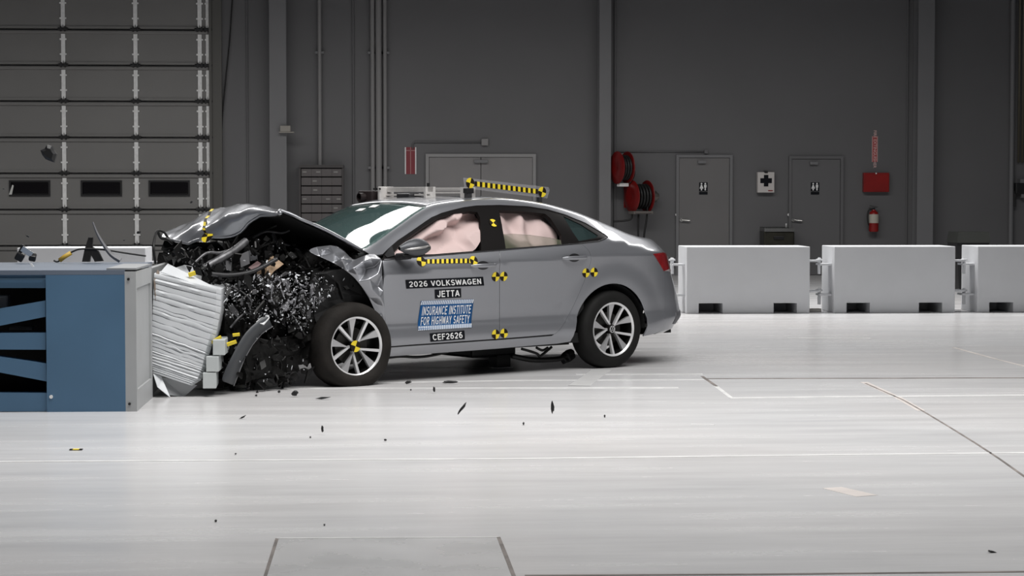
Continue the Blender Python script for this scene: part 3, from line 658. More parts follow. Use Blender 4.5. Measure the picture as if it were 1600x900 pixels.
# top panels
def toppatch(name, x_of, y_of, nu, nv, m, lift=0.0, both=True):
    P = []
    for i in range(nu + 1):
        u = i / nu; row = []
        for j in range(nv + 1):
            v = -1 + 2 * j / nv; x = x_of(u, v); t = tf(x, f_zr(x)); yy = v * y_of(x); row.append(Vector((x, yy * t, topZ(x, yy) + lift)))
        P.append(row)
    o = MB().grid(P).build(name, m, car, smooth=True); mods(o, solid=.006); return o
yin = lambda x: f_yr(x) - .055
XH = 1.66
toppatch('roof', lambda u, v: XH + .03 * (1 - v * v) * 0 + (.16 - XH) * u, yin, 40, 28, PAINT)
toppatch('trunk_lid', lambda u, v: -.46 + (-.88 + .46) * u, yin, 14, 24, PAINT)
def glass(name, tint, rough=.02, alpha=.35, spec=.8):
    if name in MATS: return MATS[name]
    m = mat(name, tint, rough, coat=1.0, spec=spec, alpha=alpha); return m
WSG = glass('windshield_glass', (.085, .15, .142, 1), alpha=.66, spec=1.0)
TGL = glass('tinted_side_glass', (.03, .05, .05, 1), alpha=.7)
toppatch('windshield', lambda u, v: XH + (2.34 + .14 * (1 - v * v) - XH) * u, lambda x: yin(x) + .01, 24, 28, WSG)
toppatch('rear_glass', lambda u, v: .16 + (-.46 - .16) * u, lambda x: yin(x) + .0, 16, 24, TGL)
MB().grid([[Vector((2.34 + .14 * (1 - v * v) + dx, v * (yin(2.36) + .03), topZ(2.40, v * .7) + dz)) for v in [q / 8 for q in range(-8, 9)]] for dx, dz in ((-.03, .012), (.04, -.02), (.10, -.05))]).build('cowl_panel', BLACK, car, smooth=True)
frit = MB().grid([[Vector((x, v * .2 * 1, topZ(x, v * .2) - .010)) for v in (-1, -.5, 0, .5, 1)] for x in (1.67, 1.70, 1.74)]); mods(frit.build('sensor_frit', BLACK, car), solid=.002)
for a_, b_ in ((1.80, -.16), (1.74, -.06)): mods(MB().grid([[Vector((x, y, topZ(x, y) + .006)) for y in (b_ - .045, b_ + .045)] for x in (a_ - .02, a_ + .025)]).build('windshield_sticker', WHITE, car), solid=.002)
# interior: dash, seats, floor, far-side lining
MB().b2((.2, -.80, .22), (2.3, .80, .30)).build('cabin_floor_light_block', DARK, car)  # dark slab added to stop light passing up through the cabin
MB().b2((2.16, -.78, .22), (2.30, .78, .93)).build('firewall', DARK, car)
MB().prism([(2.42, -.70, .98), (2.05, -.70, 1.0), (1.80, -.70, .92), (1.75, -.70, .72), (2.2, -.70, .6)], (0, 1.40, 0)).build('dashboard', mat('dash_dark', (.03, .035, .035, 1), .6), car)
MB().b2((-.40, -.62, .5), (.2, .62, .95)).b2((-.42, -.7, .28), (-.3, .7, .95)).build('rear_shelf', DARK, car)
SEATM = mat('seat_fabric', (.03, .03, .033, 1), .9)
for yy in (.37, -.37):
    st = MB().box((1.35, yy, .48), (.52, .48, .18), bev=.05).box((1.02, yy, .80), (.16, .46, .62), rotm(0, -.25, 0), bev=.05).box((.92, yy, 1.17), (.10, .26, .17), rotm(0, -.2, 0), bev=.04); st.build('front_seat', SEATM, car, smooth=True, angle=50)
MB().box((.45, 0, .46), (.5, 1.2, .16), bev=.05).box((.16, 0, .78), (.16, 1.2, .55), rotm(0, -.3, 0), bev=.05).build('rear_seat', SEATM, car, smooth=True, angle=50)
# ---- airbag curtains behind the openings
def bag(name, poly, fold):
    def yf(x, z): return bodyY(x, z) - .075 + max(-.07, min(.055, 1.25 * fold(x, z) + .03 * noise.noise(Vector((x * 5, z * 6, 2)))))
    return panel(name, poly, AIRBAG, car, step=.018, thick=.05, yf=yf)
def g_(x, z, cx, cz, sx, sz): return math.exp(-((x - cx) / sx) ** 2 - ((z - cz) / sz) ** 2)
WF_c = sum(W_F, Vector((0, 0))) / len(W_F); WR_c = sum(W_R, Vector((0, 0))) / len(W_R)
def fold_f(x, z):
    u = x - WF_c.x; v = z - WF_c.y
    a = .060 * sin(9 * u + 14 * v + 1.6 * sin(11 * v + 3 * u)) + .022 * sin(17 * u - 9 * v + 2.1 * sin(8 * u + 1)) - .05 * g_(u, v, -.05, -.10, .16, .05) + .03 * g_(u, v, -.30, .02, .10, .16)
    return a - .02
def fold_r(x, z):
    u = x - WR_c.x; v = z - WR_c.y
    a = .05 * sin(8 * u - 13 * v + 1.8 * sin(9 * v - 4 * u)) + .018 * sin(19 * u + 8 * v + 1.5 * sin(10 * u)) + .035 * g_(u, v, .30, -.03, .09, .09) - .03 * g_(u, v, .12, .03, .05, .2)
    return a - .02
BF = ob((618, 400), (632, 374), (661, 352), (686, 339.5), (706, 333.5), (740, 329), (755, 331), (760, 341), (760, 362), (756, 372), (749, 384), (741, 396))
bag('side_curtain_airbag', BF, fold_f); bag('side_curtain_airbag', shrink(W_R, -.05), fold_r)
PANE = mat('pane_olive', (.16, .17, .12, 1), .06, coat=1, alpha=.52)
panel('rear_window_glass', ob((787, 365), (800, 364), (830, 366), (860, 370), (877.5, 374), (878.5, 381), (790.5, 388)), PANE, RD, off=-.012, step=.04, thick=.004)
panel('quarter_glass', shrink(W_Q, -.01), TGL, car, off=-.012, thick=.004)
MB().b2((.05, .3, .9), (.35, .72, 1.15)).build('parcel_shelf_trim', mat('trim_teal', (.10, .15, .15, 1), .6), car)
# ---- handles
for hx, nm, dr in (((735, 775, 415.5), 'door_handle', FD), ((878, 917, 403.5), 'door_handle', RD)):
    a = onbody(hx[0], hx[2]); b = onbody(hx[1], hx[2] - 1.5); n = 12
    P = [Vector((a.x + (b.x - a.x) * k / n, 0, a.y + (b.y - a.y) * k / n)) for k in range(n + 1)]
    P = [Vector((p.x, bodyY(p.x, p.z) + .006 + .026 * sin(pi * min(1, max(0, k / n))) ** .5, p.z)) for k, p in enumerate(P)]
    rg = []
    for k, p in enumerate(P):
        w = .35 + .65 * sin(pi * min(1, max(0, k / n))) ** .4
        rg.append([p + Vector((0, .009 * w * cos(q), .017 * w * sin(q))) for q in [2 * pi * i / 14 for i in range(15)]])
    MB().grid(rg).add(rg[0][:14], [tuple(range(14))]).add(rg[-1][:14], [tuple(range(14))]).build(nm, PAINT, dr, smooth=True, angle=60)
    c = (a + b) / 2; cup = [Vector((c.x + .062 * cos(q), c.y + .034 * sin(q))) for q in [2 * pi * i / 20 for i in range(20)]]
    panel('recess_shade_patch', cup, mat('recess_shade', (.04, .04, .043, 1), .3, .5), dr, off=.0012, step=.02, thick=.002)  # flat dark oval on the door skin, painted shade of the hand recess
# ---- wing mirror
mc = car_inv(648, 388, .985); mp = []
for i in range(13):
    u = i / 12; row = []
    for k in range(20):
        a = 2 * pi * k / 20; r = sin(pi * min(.97, max(.02, u))) ** .55
        row.append(mc + Vector((.15 * (u - .5) * 2 * .95, .055 * r * cos(a) * (1.0), (.080 if sin(a) > 0 else .060) * r * sin(a) * (.75 + .35 * (1 - u)))))
    mp.append(row)
mir = MB().grid([r + [r[0]] for r in mp]).build('wing_mirror', mat('mirror_paint', (.075, .078, .086, 1), .4, .3), car, smooth=True)
MB().tube([mc + Vector((-.115, .035, .016)), mc + Vector((-.06, .052, .010)), mc + Vector((0, .058, .004)), mc + Vector((.06, .050, -.002)), mc + Vector((.115, .030, -.008))], [.004, .009, .010, .009, .004], 8).build('indicator_strip', ALU, mir, smooth=True)
MB().prism([mc + Vector((-.10, 0, -.045)), mc + Vector((.10, 0, -.05)), mc + Vector((.09, 0, -.07)), mc + Vector((-.06, 0, -.068))], (0, -.02, 0)).tube([mc + Vector((.03, -.02, -.055)), mc + Vector((.07, -.13, -.065))], .028, 10).build('mirror_foot', BLACK, mir, smooth=True, angle=40)
panel('mirror_corner_trim', ob((601, 399), (612, 384), (617, 399.5), (605, 403)), BLACK, FD, off=.004, step=.03)
# ---- wheels
def wheel(cx, y, cz, flat, hub, rot0, rubber, wid=.215, steer=0.0):
    w = empty('wheel', (cx, y, cz)); w.parent = car; w.rotation_euler = (0, 0, steer)
    s = 1 if y > 0 else -1; R = .326
    prof = [(.212, .085), (.228, .100), (.25, .107), (.285, .103), (.306, .090), (.318, .070), (.3255, .04), (.327, 0), (.3255, -.04), (.318, -.07), (.306, -.09), (.285, -.103), (.25, -.107), (.228, -.10), (.212, -.085)]
    mb = MB().lathe([(r, a * wid / .215) for r, a in prof], 72, 'y')
    lim = -cz + .003
    for i, v in enumerate(mb.v):
        x, yy, z = v
        if flat:
            rr = sqrt(x * x + z * z)
            if z < -.12 and rr > .22:
                k = min(1, (-.12 - z) / .18); yy *= 1 + .28 * k * (1 if rr < .318 else .6)
                x *= 1 + .06 * k
        if z < lim: yy *= 1.05; z = lim
        mb.v[i] = (x, yy, z)
    t = mb.build('tyre', rubber, w, smooth=True, angle=50)
    if not flat:
        gr = MB()
        for a in (-.045, -.015, .015, .045): gr.lathe([(.3270 - abs(a) * .03 + q, a + d) for q, d in ((.0, -.004), (.0012, 0), (.0, .004))], 60, 'y')
    MB().lathe([(.214, .100 * s), (.222, .104 * s), (.224, .098 * s), (.214, .088 * s), (.206, .092 * s)], 64, 'y', closed=True).build('rim_lip', ALLOY, w, smooth=True, angle=50)
    MB().lathe([(.210, .095 * s), (.200, .05 * s), (.195, -.08 * s), (.21, -.10 * s)], 48, 'y').build('rim_barrel', RIMBLK, w, smooth=True)
    MB().lathe([(.0, .0), (.14, .0), (.14, .02 * s), (.0, .02 * s)], 40, 'y').build('brake_disc', mat('brake_disc', (.05, .048, .045, 1), .4, .8), w, smooth=True, angle=40)
    bl = MB().lathe([(.0, .052 * s), (.06, .058 * s), (.205, .074 * s), (.209, .05 * s)], 40, 'y')
    yo = lambda r: (.066 + .026 * (r / .21) ** 1.5) * s
    for k in range(5):
        for kind in (0, 1):
            a = rot0 + k * 2 * pi / 5 + (0 if kind == 0 else 2 * pi / 10 * .98)
            d = Vector((cos(a), 0, sin(a))); e = Vector((-sin(a), 0, cos(a)))
            sw = (.015, .022) if kind == 0 else (.010, .062)
            pts = []; n = 5
            for i in range(n + 1):
                u = i / n; r = .035 + (.213 - .035) * u
                hw = (sw[0] + (sw[1] - sw[0]) * (u if kind == 0 else max(0, (u - .25) / .75) ** 1.1)) / 2
                sk = .016 * (1 - u) * (1 if kind == 0 else -1)
                pts.append((d * r + e * (sk - hw), d * r + e * (sk + hw), r))
            sp = MB(); A = [p[0] + Vector((0, yo(p[2]), 0)) for p in pts]; B = [p[1] + Vector((0, yo(p[2]), 0)) for p in pts]
            dn = Vector((0, -.028 * s, 0)); sp.grid([[a_ + dn for a_ in A], A, B, [b_ + dn for b_ in B]])
            sp.build('spoke', ALLOY if kind == 0 else ALLOYD, w)
    hubm = MB().lathe([(0, .083 * s), (.030, .083 * s), (.038, .078 * s), (.042, .06 * s), (.042, .03 * s), (0, .03 * s)], 32, 'y'); hubm.build('hub_cap', GLOSSBLK, w, smooth=True, angle=30)
    if hub == 'logo':
        lg = MB().lathe([(.0245, .0845 * s), (.0285, .0845 * s), (.0285, .083 * s), (.0245, .083 * s)], 32, 'y', closed=True)
        for q in ([(-.012, .022), (0, .004), (.012, .022)], [(-.021, .010), (-.009, -.018), (0, .0), (.009, -.018), (.021, .010)]):
            lg.tube([(x, .0845 * s, z) for x, z in q], .0022, 5)
        lg.build('emblem', ALLOY, w)
    elif hub == 'target': target_disc(w, Vector((0, .086 * s, 0)), Vector((1, 0, 0)), Vector((0, 0, 1)), .043, ang=.35)
    return w
def target_disc(parent, c, ux, uz, r, ang=0.0, th=.0015, parts=(0, 1, 2, 3), name='target_marker'):
    n = ux.cross(uz).normalized(); n = -n
    mb = MB()
    for q in parts:
        P = [c] + [c + (ux * cos(a) + uz * sin(a)) * r for a in [ang + q * pi / 2 + i * pi / 16 for i in range(9)]]
        mb.prism([p + n * th for p in P], -n * th * .9, q % 2)
    return mb.build(name, [YEL, BLKT], parent)
wheel(0, .775, .318, False, 'logo', radians(51), RUBBER); wheel(0, -.775, .318, False, None, .3, RUBBER)
wheel(2.548, .775, .295, True, 'target', radians(47), DUSTY, wid=.235, steer=radians(-3)); wheel(2.66, -.775, .318, False, None, .9, RUBBER)
# ---- underbody
ub = MB().b2((.35, -.72, .20), (2.25, .72, .26)).b2((-.9, -.6, .24), (.1, .6, .30)); ub.build('underbody_shadow_box', DARK, car)  # plain dark boxes, added to deepen the shadow beneath the car
MB().tube([(-.3, -.55, .24), (0, -.5, .26), (0, .5, .26), (-.2, .6, .24)], .035, 8).b2((-.35, -.4, .2), (.2, .4, .26)).build('rear_axle_beam', BLACK, car)
p0 = car_inv(768, 548, .35)
MB().b2((p0.x - .26, -.25, .10), (p0.x + .20, .35, .22), bev=.02).build('exhaust_box', BLACK, car); MB().b2((p0.x - .19, .25, .012), (p0.x - .05, .36, .11)).build('hanging_bracket', BLACK, car)
MB().b2((p0.x - .20, .30, .004), (p0.x - .04, .38, .012)).build('bracket_foot', GALV, car)
for pts in ([(815, 545), (838, 552), (843, 556.5), (850, 552), (862, 542)], [(838, 543), (848, 547.5), (856, 543)], [(600, 560), (625, 557), (650, 558), (672, 556), (700, 550)], [(800, 556), (830, 562), (860, 562), (880, 559), (895, 549)]):
    MB().tube(catmull([car_inv(*p, .62) for p in pts], 5), .011 if pts[0][0] != 800 else .022, 7).build('hanging_cable', CABLE, car, smooth=True)
q = car_inv(888, 556, .6); MB().box(q, (.10, .08, .09), rotm(.3, .4, .2), bev=.02).box(q + Vector((.05, .02, -.03)), (.07, .05, .05), rotm(.5, .2, .4), bev=.01).build('connector_lump', BLACK, car)
# ================================================================== decals on the car side
def decal_map(corners):
    C4 = [onbody(*c) for c in corners]            # TL TR BR BL
    def f(u, v, off=.0):
        q = C4[0].lerp(C4[1], u).lerp(C4[3].lerp(C4[2], u), v); n = bnorm(q.x, q.y); return Vector((q.x, bodyY(q.x, q.y), q.y)) + n * off
    return f
def sticker(name, f, m, parent, off=.003, u0=0, u1=1, v0=0, v1=1, nu=16, nv=24):
    o = MB().grid([[f(u0 + (u1 - u0) * i / nu, v0 + (v1 - v0) * j / nv, off) for i in range(nu + 1)] for j in range(nv + 1)]).build(name, m, parent, smooth=True); mods(o, solid=.001, soff=0); return o
def arc_(cx, cy, rx, ry, a0, a1, n=14): return [(cx + rx * cos(radians(a0 + (a1 - a0) * i / n)), cy + ry * sin(radians(a0 + (a1 - a0) * i / n))) for i in range(n + 1)]
GLY = {'2': (.62, [arc_(.31, .69, .22, .23, 170, -40) + [(.09, .08), (.56, .08)]]), '0': (.62, [arc_(.31, .5, .22, .42, 0, 360, 24)]), '6': (.62, [arc_(.31, .33, .22, .25, 0, 360, 20), arc_(.37, .45, .28, .47, 185, 65)]),
       'V': (.64, [[(.04, .95), (.32, .05), (.60, .95)]]), 'O': (.78, [arc_(.39, .5, .30, .42, 0, 360, 24)]), 'L': (.56, [[(.10, 1), (.10, .08), (.54, .08)]]), 'K': (.66, [[(.10, 1), (.10, 0)], [(.58, .97), (.10, .42)], [(.26, .58), (.61, .03)]]),
       'S': (.64, [arc_(.32, .71, .21, .21, 25, 265) + arc_(.32, .29, .23, .21, 88, -158)]), 'W': (.92, [[(.03, .97), (.24, .06), (.46, .90), (.68, .06), (.89, .97)]]), 'A': (.68, [[(.04, .02), (.34, .95), (.64, .02)], [(.15, .32), (.53, .32)]]),
       'G': (.76, [arc_(.38, .5, .29, .42, 42, 318) + [(.64, .22), (.64, .45), (.40, .45)]]), 'E': (.60, [[(.58, .92), (.10, .92), (.10, .08), (.58, .08)], [(.10, .52), (.54, .52)]]), 'N': (.68, [[(.10, 0), (.10, .95), (.58, .05), (.58, 1)]]),
       'J': (.52, [[(.42, 1), (.42, .32)] + arc_(.25, .32, .17, .24, 0, -175)]), 'T': (.60, [[(.02, .92), (.58, .92)], [(.30, .92), (.30, 0)]]), 'C': (.72, [arc_(.38, .5, .29, .42, 40, 320)]), 'F': (.56, [[(.56, .92), (.10, .92), (.10, 0)], [(.10, .52), (.50, .52)]]),
       'I': (.22, [[(.11, 1), (.11, 0)]]), 'U': (.68, [[(.10, 1), (.10, .34)] + arc_(.34, .34, .24, .26, 180, 360) + [(.58, 1)]]), 'R': (.66, [[(.10, 0), (.10, .92), (.36, .92)] + arc_(.36, .70, .20, .22, 90, -90) + [(.10, .48)], [(.34, .48), (.60, .02)]]),
       'H': (.68, [[(.10, 1), (.10, 0)], [(.58, 1), (.58, 0)], [(.10, .52), (.58, .52)]]), 'Y': (.62, [[(.04, .96), (.31, .48), (.58, .96)], [(.31, .48), (.31, 0)]]), ' ': (.30, [])}
def text_on(name, body, f, m, parent, u0, u1, v0, v1, off=.005, bold=.16, slant=0.0):
    total = sum(GLY[c][0] + .13 for c in body) - .13; mb = MB(); x = 0
    def M(p): u = u0 + (u1 - u0) * p[0] / total + slant * (p[1] - .5); return f(u, v1 + (v0 - v1) * p[1], off)
    for c in body:
        w, st = GLY[c]
        parts = []
        for pl in st:                      # break strokes at sharp corners, square joins by overlap
            cur = [pl[0]]
            for i in range(1, len(pl)):
                cur.append(pl[i])
                if i < len(pl) - 1:
                    e1 = (Vector(pl[i]) - Vector(pl[i - 1])).normalized(); e2 = (Vector(pl[i + 1]) - Vector(pl[i])).normalized()
                    if e1.dot(e2) < .6:
                        ext = bold / 2 if abs(e1.dot(e2)) < .15 else 0
                        cur[-1] = tuple(Vector(pl[i]) + e1 * ext); parts.append(cur); cur = [pl[i]]
            parts.append(cur)
        for pl in parts:
            L = []; R = []; h = bold / 2
            for i, p in enumerate(pl):
                a = Vector(pl[max(i - 1, 0)]); b = Vector(pl[min(i + 1, len(pl) - 1)]); q = Vector(p)
                e1 = (q - a).normalized() if i > 0 else (b - q).normalized(); e2 = (b - q).normalized() if i < len(pl) - 1 else e1
                nn = Vector((-e1.y - e2.y, e1.x + e2.x)); k = nn.length
                nn = (nn / k) * (h / max(.55, k / 2)) if k > .1 else Vector((-e1.y, e1.x)) * h
                L.append(q + nn); R.append(q - nn)
            mb.grid([[M((x + p.x, min(1.02, max(-.02, p.y)))) for p in L], [M((x + p.x, min(1.02, max(-.02, p.y)))) for p in R]])
        x += w + .13
    o = mb.build(name, m, parent); tag(o, kind='stuff'); mods(o, solid=.0008, soff=0); return o
f1 = decal_map([(633.4, 437.4), (754.5, 432.4), (756.2, 446), (634.8, 451.1)]); s = sticker('name_plate', f1, STKBLK, FD); text_on('lettering', '2026 VOLKSWAGEN', f1, WHITE, s, .035, .965, .18, .82)
f2 = decal_map([(679.2, 452.4), (720, 450.4), (720.3, 464.7), (679.6, 466.7)]); s = sticker('name_plate', f2, STKBLK, FD); text_on('lettering', 'JETTA', f2, WHITE, s, .08, .93, .15, .85)
f3 = decal_map([(657.7, 470.2), (739.9, 467.6), (737.1, 511.6), (653.2, 516.6)]); s = sticker('institute_sticker', f3, STKBLU, FD, v0=.0, v1=1)
hb = MB(); n = 30
for v0, v1 in ((.0, .135), (.865, 1.0)):
    for i in range(n):
        a = i / n; hb.add([f3(min(1, a + .012), v0, .0045), f3(min(1, a + .031), v0, .0045), f3(max(0, a + .019), v1, .0045), f3(max(0, a), v1, .0045)], [(0, 1, 2, 3)])
o = hb.build('hatch_band', mat('sticker_white', (.72, .76, .80, 1), .5), s); tag(o, kind='stuff')
text_on('lettering', 'INSURANCE INSTITUTE', f3, WHITE, s, .045, .965, .19, .50, bold=.125); text_on('lettering', 'FOR HIGHWAY SAFETY', f3, WHITE, s, .045, .955, .545, .84, bold=.125)
f4 = decal_map([(671.1, 520.8), (725.2, 516.2), (725.8, 530), (672.6, 534)]); s = sticker('name_plate', f4, STKBLK, FD); text_on('lettering', 'CEF2626', f4, WHITE, s, .06, .93, .16, .84)
def body_target(px, py, r, parent, ang=0.0, **k):
    q = onbody(px, py); n = bnorm(q.x, q.y); c = Vector((q.x, bodyY(q.x, q.y), q.y)) + n * .002; ux = Vector((1, 0, 0)); ux = (ux - n * ux.dot(n)).normalized(); uz = ux.cross(n).normalized()
    if uz.z < 0: uz = -uz
    t = target_disc(parent, c, ux, uz, r, ang, .002, **k); return t
for px, py, par in ((774.3, 432.3, FD), (786.8, 431.8, RD), (774.3, 522.3, FD), (787.3, 520.8, RD), (915.3, 426.3, RD), (928, 425.3, BS)): body_target(px, py, .037, par)
body_target(658, 408.5, .040, FD, .2); body_target(740, 407.3, .037, FD, .5); body_target(770.5, 348.5, .036, car, .95)
fs = decal_map([(660, 405.5), (740, 404), (740, 411), (660, 412)])
cs = MB()
for i in range(22):
    a = i / 22; cs.add([fs(a, 0, .003), fs(a + 1 / 22, 0, .003), fs(a + 1 / 22, 1, .003), fs(a, 1, .003)], [(0, 1, 2, 3)], i % 2)
cs.build('scale_strip', [YEL, BLKT], FD)
# ================================================================== roof instruments
rr = empty('roof_camera_rack'); rr.parent = car
def lp(px, py, y): return car_inv(px, py, y)
X2 = lp(735, 291, .40).x; X1 = 1.37
def beam(y0, y1, x, z0, z1, wx=.045, nm='beam', slots=True):
    mb = MB().b2((x - wx / 2, y0, z0), (x + wx / 2, y1, z1))
    if slots:
        for q in (.32, .68): mb.b2((x - wx / 2 - .002, y0, z0 + (z1 - z0) * q - .003), (x + wx / 2 + .002, y1, z0 + (z1 - z0) * q + .003))
    return mb.build(nm, ALUFR, rr)
beam(-.20, .40, X2, 1.455, 1.482); beam(-.20, .38, X2, 1.432, 1.447)
MB().b2((X2 - .05, .33, 1.385), (X2 + .05, .40, 1.485)).b2((X2 - .08, .30, 1.375), (X2 + .08, .46, 1.388)).build('clamp_foot', ALUFR, rr)
beam(-.40, .20, X1, 1.447, 1.488, .05); beam(-.40, .20, X1 + .02, 1.415, 1.430, .03); beam(-.38, .12, X1 + .04, 1.392, 1.405, .03)
MB().b2((X1 - .05, .175, 1.40), (X1 + .05, .20, 1.488)).build('end_plate', ALUFR, rr); MB().b2((X1 - .06, -.46, 1.345), (X1 + .02, -.39, 1.49), bev=.006).b2((X1 + .02, -.40, 1.345), (X1 + .10, -.37, 1.49), bev=.006).build('end_plate', ALUFR, rr)
MB().b2((X1 - .04, -.15, 1.39), (X1 + .09, .03, 1.435), bev=.01).build('cable_clamp', STEELD, rr)
for y_ in (-.445, -.405, -.36): MB().lathe([(0, 0), (.009, 0), (.009, .006), (0, .006)], 10, 'x', (X1 + .10, y_, 1.472)).build('bolt', BLACK, rr)
MB().lathe([(0, 0), (.012, 0), (.012, .03), (0, .03)], 10, 'z', (X1, .17, 1.488)).build('knob', BLACK, rr)
cc = lp(581, 308, -.52)
MB().box(cc, (.17, .16, .105), rotm(0, 0, .2), bev=.012).lathe([(.036, .08), (.036, .13), (.03, .13)], 16, 'x', cc).box(cc + Vector((-.06, 0, -.07)), (.06, .06, .06)).build('camera_body', mat('camera_black', (.012, .006, .006, 1), .6), rr, smooth=True, angle=40)
# clear panel carrying the checker scale
tb = empty('roof_target_bar'); tb.parent = car; YT = .45
ACR = mat('clear_acrylic', (.55, .55, .58, 1), .08, alpha=.16)
P = [lp(724, 277.5, YT), lp(857, 292.5, YT), lp(858.5, 297, YT), lp(855, 310, YT), lp(726, 294, YT)]
MB().prism([p + Vector((0, -.004, 0)) for p in P], (0, .006, 0)).build('clear_panel', ACR, tb)
a = lp(741, 287, YT); b = lp(840, 299.3, YT); a.y = b.y = YT + .004; n = 25; h = Vector((0, 0, .0195)); mb = MB()
for i in range(n):
    p = a.lerp(b, i / n); q = a.lerp(b, (i + 1) / n); mb.prism([p - h, q - h, q + h, p + h], (0, .001, 0), 1 - i % 2)
mb.build('scale_strip', [YEL, BLKT], tb)
for px, py in ((734, 286), (846.5, 300)): target_disc(tb, lp(px, py, YT) + Vector((0, .005, 0)), Vector((1, 0, 0)), Vector((0, 0, 1)), .042, radians(15), .0015)
p = lp(732, 298, YT); MB().box(p, (.075, .05, .042), bev=.006).build('clamp_block', BLACK, tb); MB().b2((p.x - .02, YT - .03, 1.37), (p.x + .02, YT + .02, p.z)).build('post', STEELD, tb)
p = lp(845, 309, YT); MB().b2((p.x - .015, YT - .03, 1.30), (p.x + .015, YT, p.z + .01)).build('post', STEELD, tb)
# ================================================================== crumpled front: bonnet, wing, engine bay
HG = [[(2.38, .70, 1.005), (2.65, .70, 1.136), (2.93, .70, 1.248), (3.10, .68, 1.316), (3.09, .66, 1.298), (3.05, .62, 1.278)],
      [(2.46, .45, 1.02), (2.7, .45, 1.15), (2.95, .45, 1.27), (3.13, .45, 1.350), (3.17, .44, 1.31), (3.10, .42, 1.262)],
      [(2.5, .2, 1.03), (2.74, .2, 1.15), (2.98, .2, 1.28), (3.17, .2, 1.354), (3.24, .2, 1.26), (3.13, .18, 1.15)],
      [(2.51, -.05, 1.03), (2.75, -.05, 1.14), (3.0, -.05, 1.25), (3.19, -.05, 1.308), (3.27, -.05, 1.20), (3.22, -.04, 1.085)],
      [(2.5, -.3, 1.025), (2.75, -.3, 1.12), (3.0, -.3, 1.21), (3.18, -.3, 1.264), (3.29, -.3, 1.17), (3.31, -.28, 1.06)],
      [(2.46, -.5, 1.01), (2.72, -.5, 1.09), (2.98, -.5, 1.16), (3.2, -.5, 1.195), (3.31, -.5, 1.13), (3.34, -.48, 1.072)],
      [(2.40, -.70, 1.0), (2.7, -.7, 1.05), (3.0, -.7, 1.10), (3.26, -.67, 1.12), (3.30, -.66, 1.112), (3.33, -.65, 1.10)]]
def dense(G, k=4):
    R = [catmull(r, k) for r in G]; n = len(R[0]); cols = [catmull([r[j] for r in R], k) for j in range(n)]
    return [[cols[j][i] for j in range(n)] for i in range(len(cols[0]))]
for r_ in HG:
    for i_, dy in ((3, -.08), (4, .12), (5, .20)): r_[i_] = (r_[i_][0] + .60 * dy, r_[i_][1] + dy, r_[i_][2] + .02 * dy)
HD = dense(HG, 5)
def crumple(p, amp=.016):
    q = Vector(p); a = abs(noise.noise(q * 4.2 + Vector((3, 1, 7)))) + .5 * abs(noise.noise(q * 9.0)); f = max(0, min(1, (q.x - 2.7) / .4)); return amp * f * (a * 2 - .8)
HC = [[p + Vector((.5, 0, .8)) * crumple(p, .020) for p in r] for r in HD]
hood = MB().grid(HC).build('bonnet', PAINT, car, smooth=True); mods(hood, solid=.004, soff=0)
MB().grid([[p + Vector((-.035, 0, -.028)) for p in r[:-2]] for r in HC[1:-1]]).build('bonnet_inner_frame', DARK, hood, smooth=True)
MB().tube([r[-1] for r in HC], .012, 6).tube([p for p in HC[0]], .013, 6).tube([p for p in HC[-1]], .010, 6).build('bonnet_hem', PAINT, hood, smooth=True)
# target strip on the bonnet
jm = 16; ln = HC[jm][15:]; tot = len(ln); mb = MB()
for i in range(tot - 1):
    w = Vector((0, .020, 0)); nn = Vector((.8, .1, .5)).normalized() * .006; mb.add([ln[i] - w + nn, ln[i] + w + nn, ln[i + 1] + w + nn, ln[i + 1] - w + nn], [(0, 1, 2, 3)], i % 2)
mb.build('scale_strip', [YEL, BLKT], hood)
c_ = ln[-1] + Vector((.012, .01, .012)); target_disc(hood, c_, Vector((-.25, 1, -.1)).normalized(), Vector((-.55, -.1, .8)).normalized(), .050, .3, .002)
# crushed left front wing: folded sheet
FP = [(597, 405, .862), (597, 430, .876), (599, 455, .876), (601, 480, .862), (603, 510, .842), (606, 541, .81), (600, 544, .795), (595, 520, .815), (589, 492, .845), (577, 466, .85), (560, 440, .84), (543, 424, .82), (522, 411, .80), (500, 401, .78), (477, 391, .74),
      (495, 385.5, .70), (516, 383, .70), (527, 385, .68), (540, 394, .70), (552, 407, .74), (560, 403, .74), (572, 398, .78), (585, 396.5, .80)]
FI = [(503, 391, .80), (522, 396, .73), (535, 404, .87), (545, 412, .77), (553, 419, .88), (566, 410, .87), (572, 420, .79), (580, 404, .91), (585, 417, .82), (591, 428, .90), (578, 436, .90), (568, 430, .82), (590, 447, .84), (582, 452, .89), (594, 464, .91), (588, 476, .85), (597, 490, .85), (596, 503, .87), (600, 526, .82), (600, 513, .865), (512, 389, .76), (560, 430, .86)]
A = FP + FI; V2 = [Vector((a[0], a[1])) for a in A]; v, e, f, _, _, _ = delaunay_2d_cdt(V2, [(i, (i + 1) % len(FP)) for i in range(len(FP))], [], 0, 1e-6)
pl = V2[:len(FP)]; fs_ = [tuple(t) for t in f if inside(sum((v[k] for k in t), Vector((0, 0))) / len(t), pl)]
wg = MB().add([car_inv(a[0], a[1], a[2]) for a in A], fs_).build('crumpled_wing', PAINT, car, smooth=True); 
cr = wg.data.attributes.new('crease_edge', 'FLOAT', 'EDGE'); cr.data.foreach_set('value', [.62] * len(wg.data.edges)); mods(wg, sub=3, solid=.004)
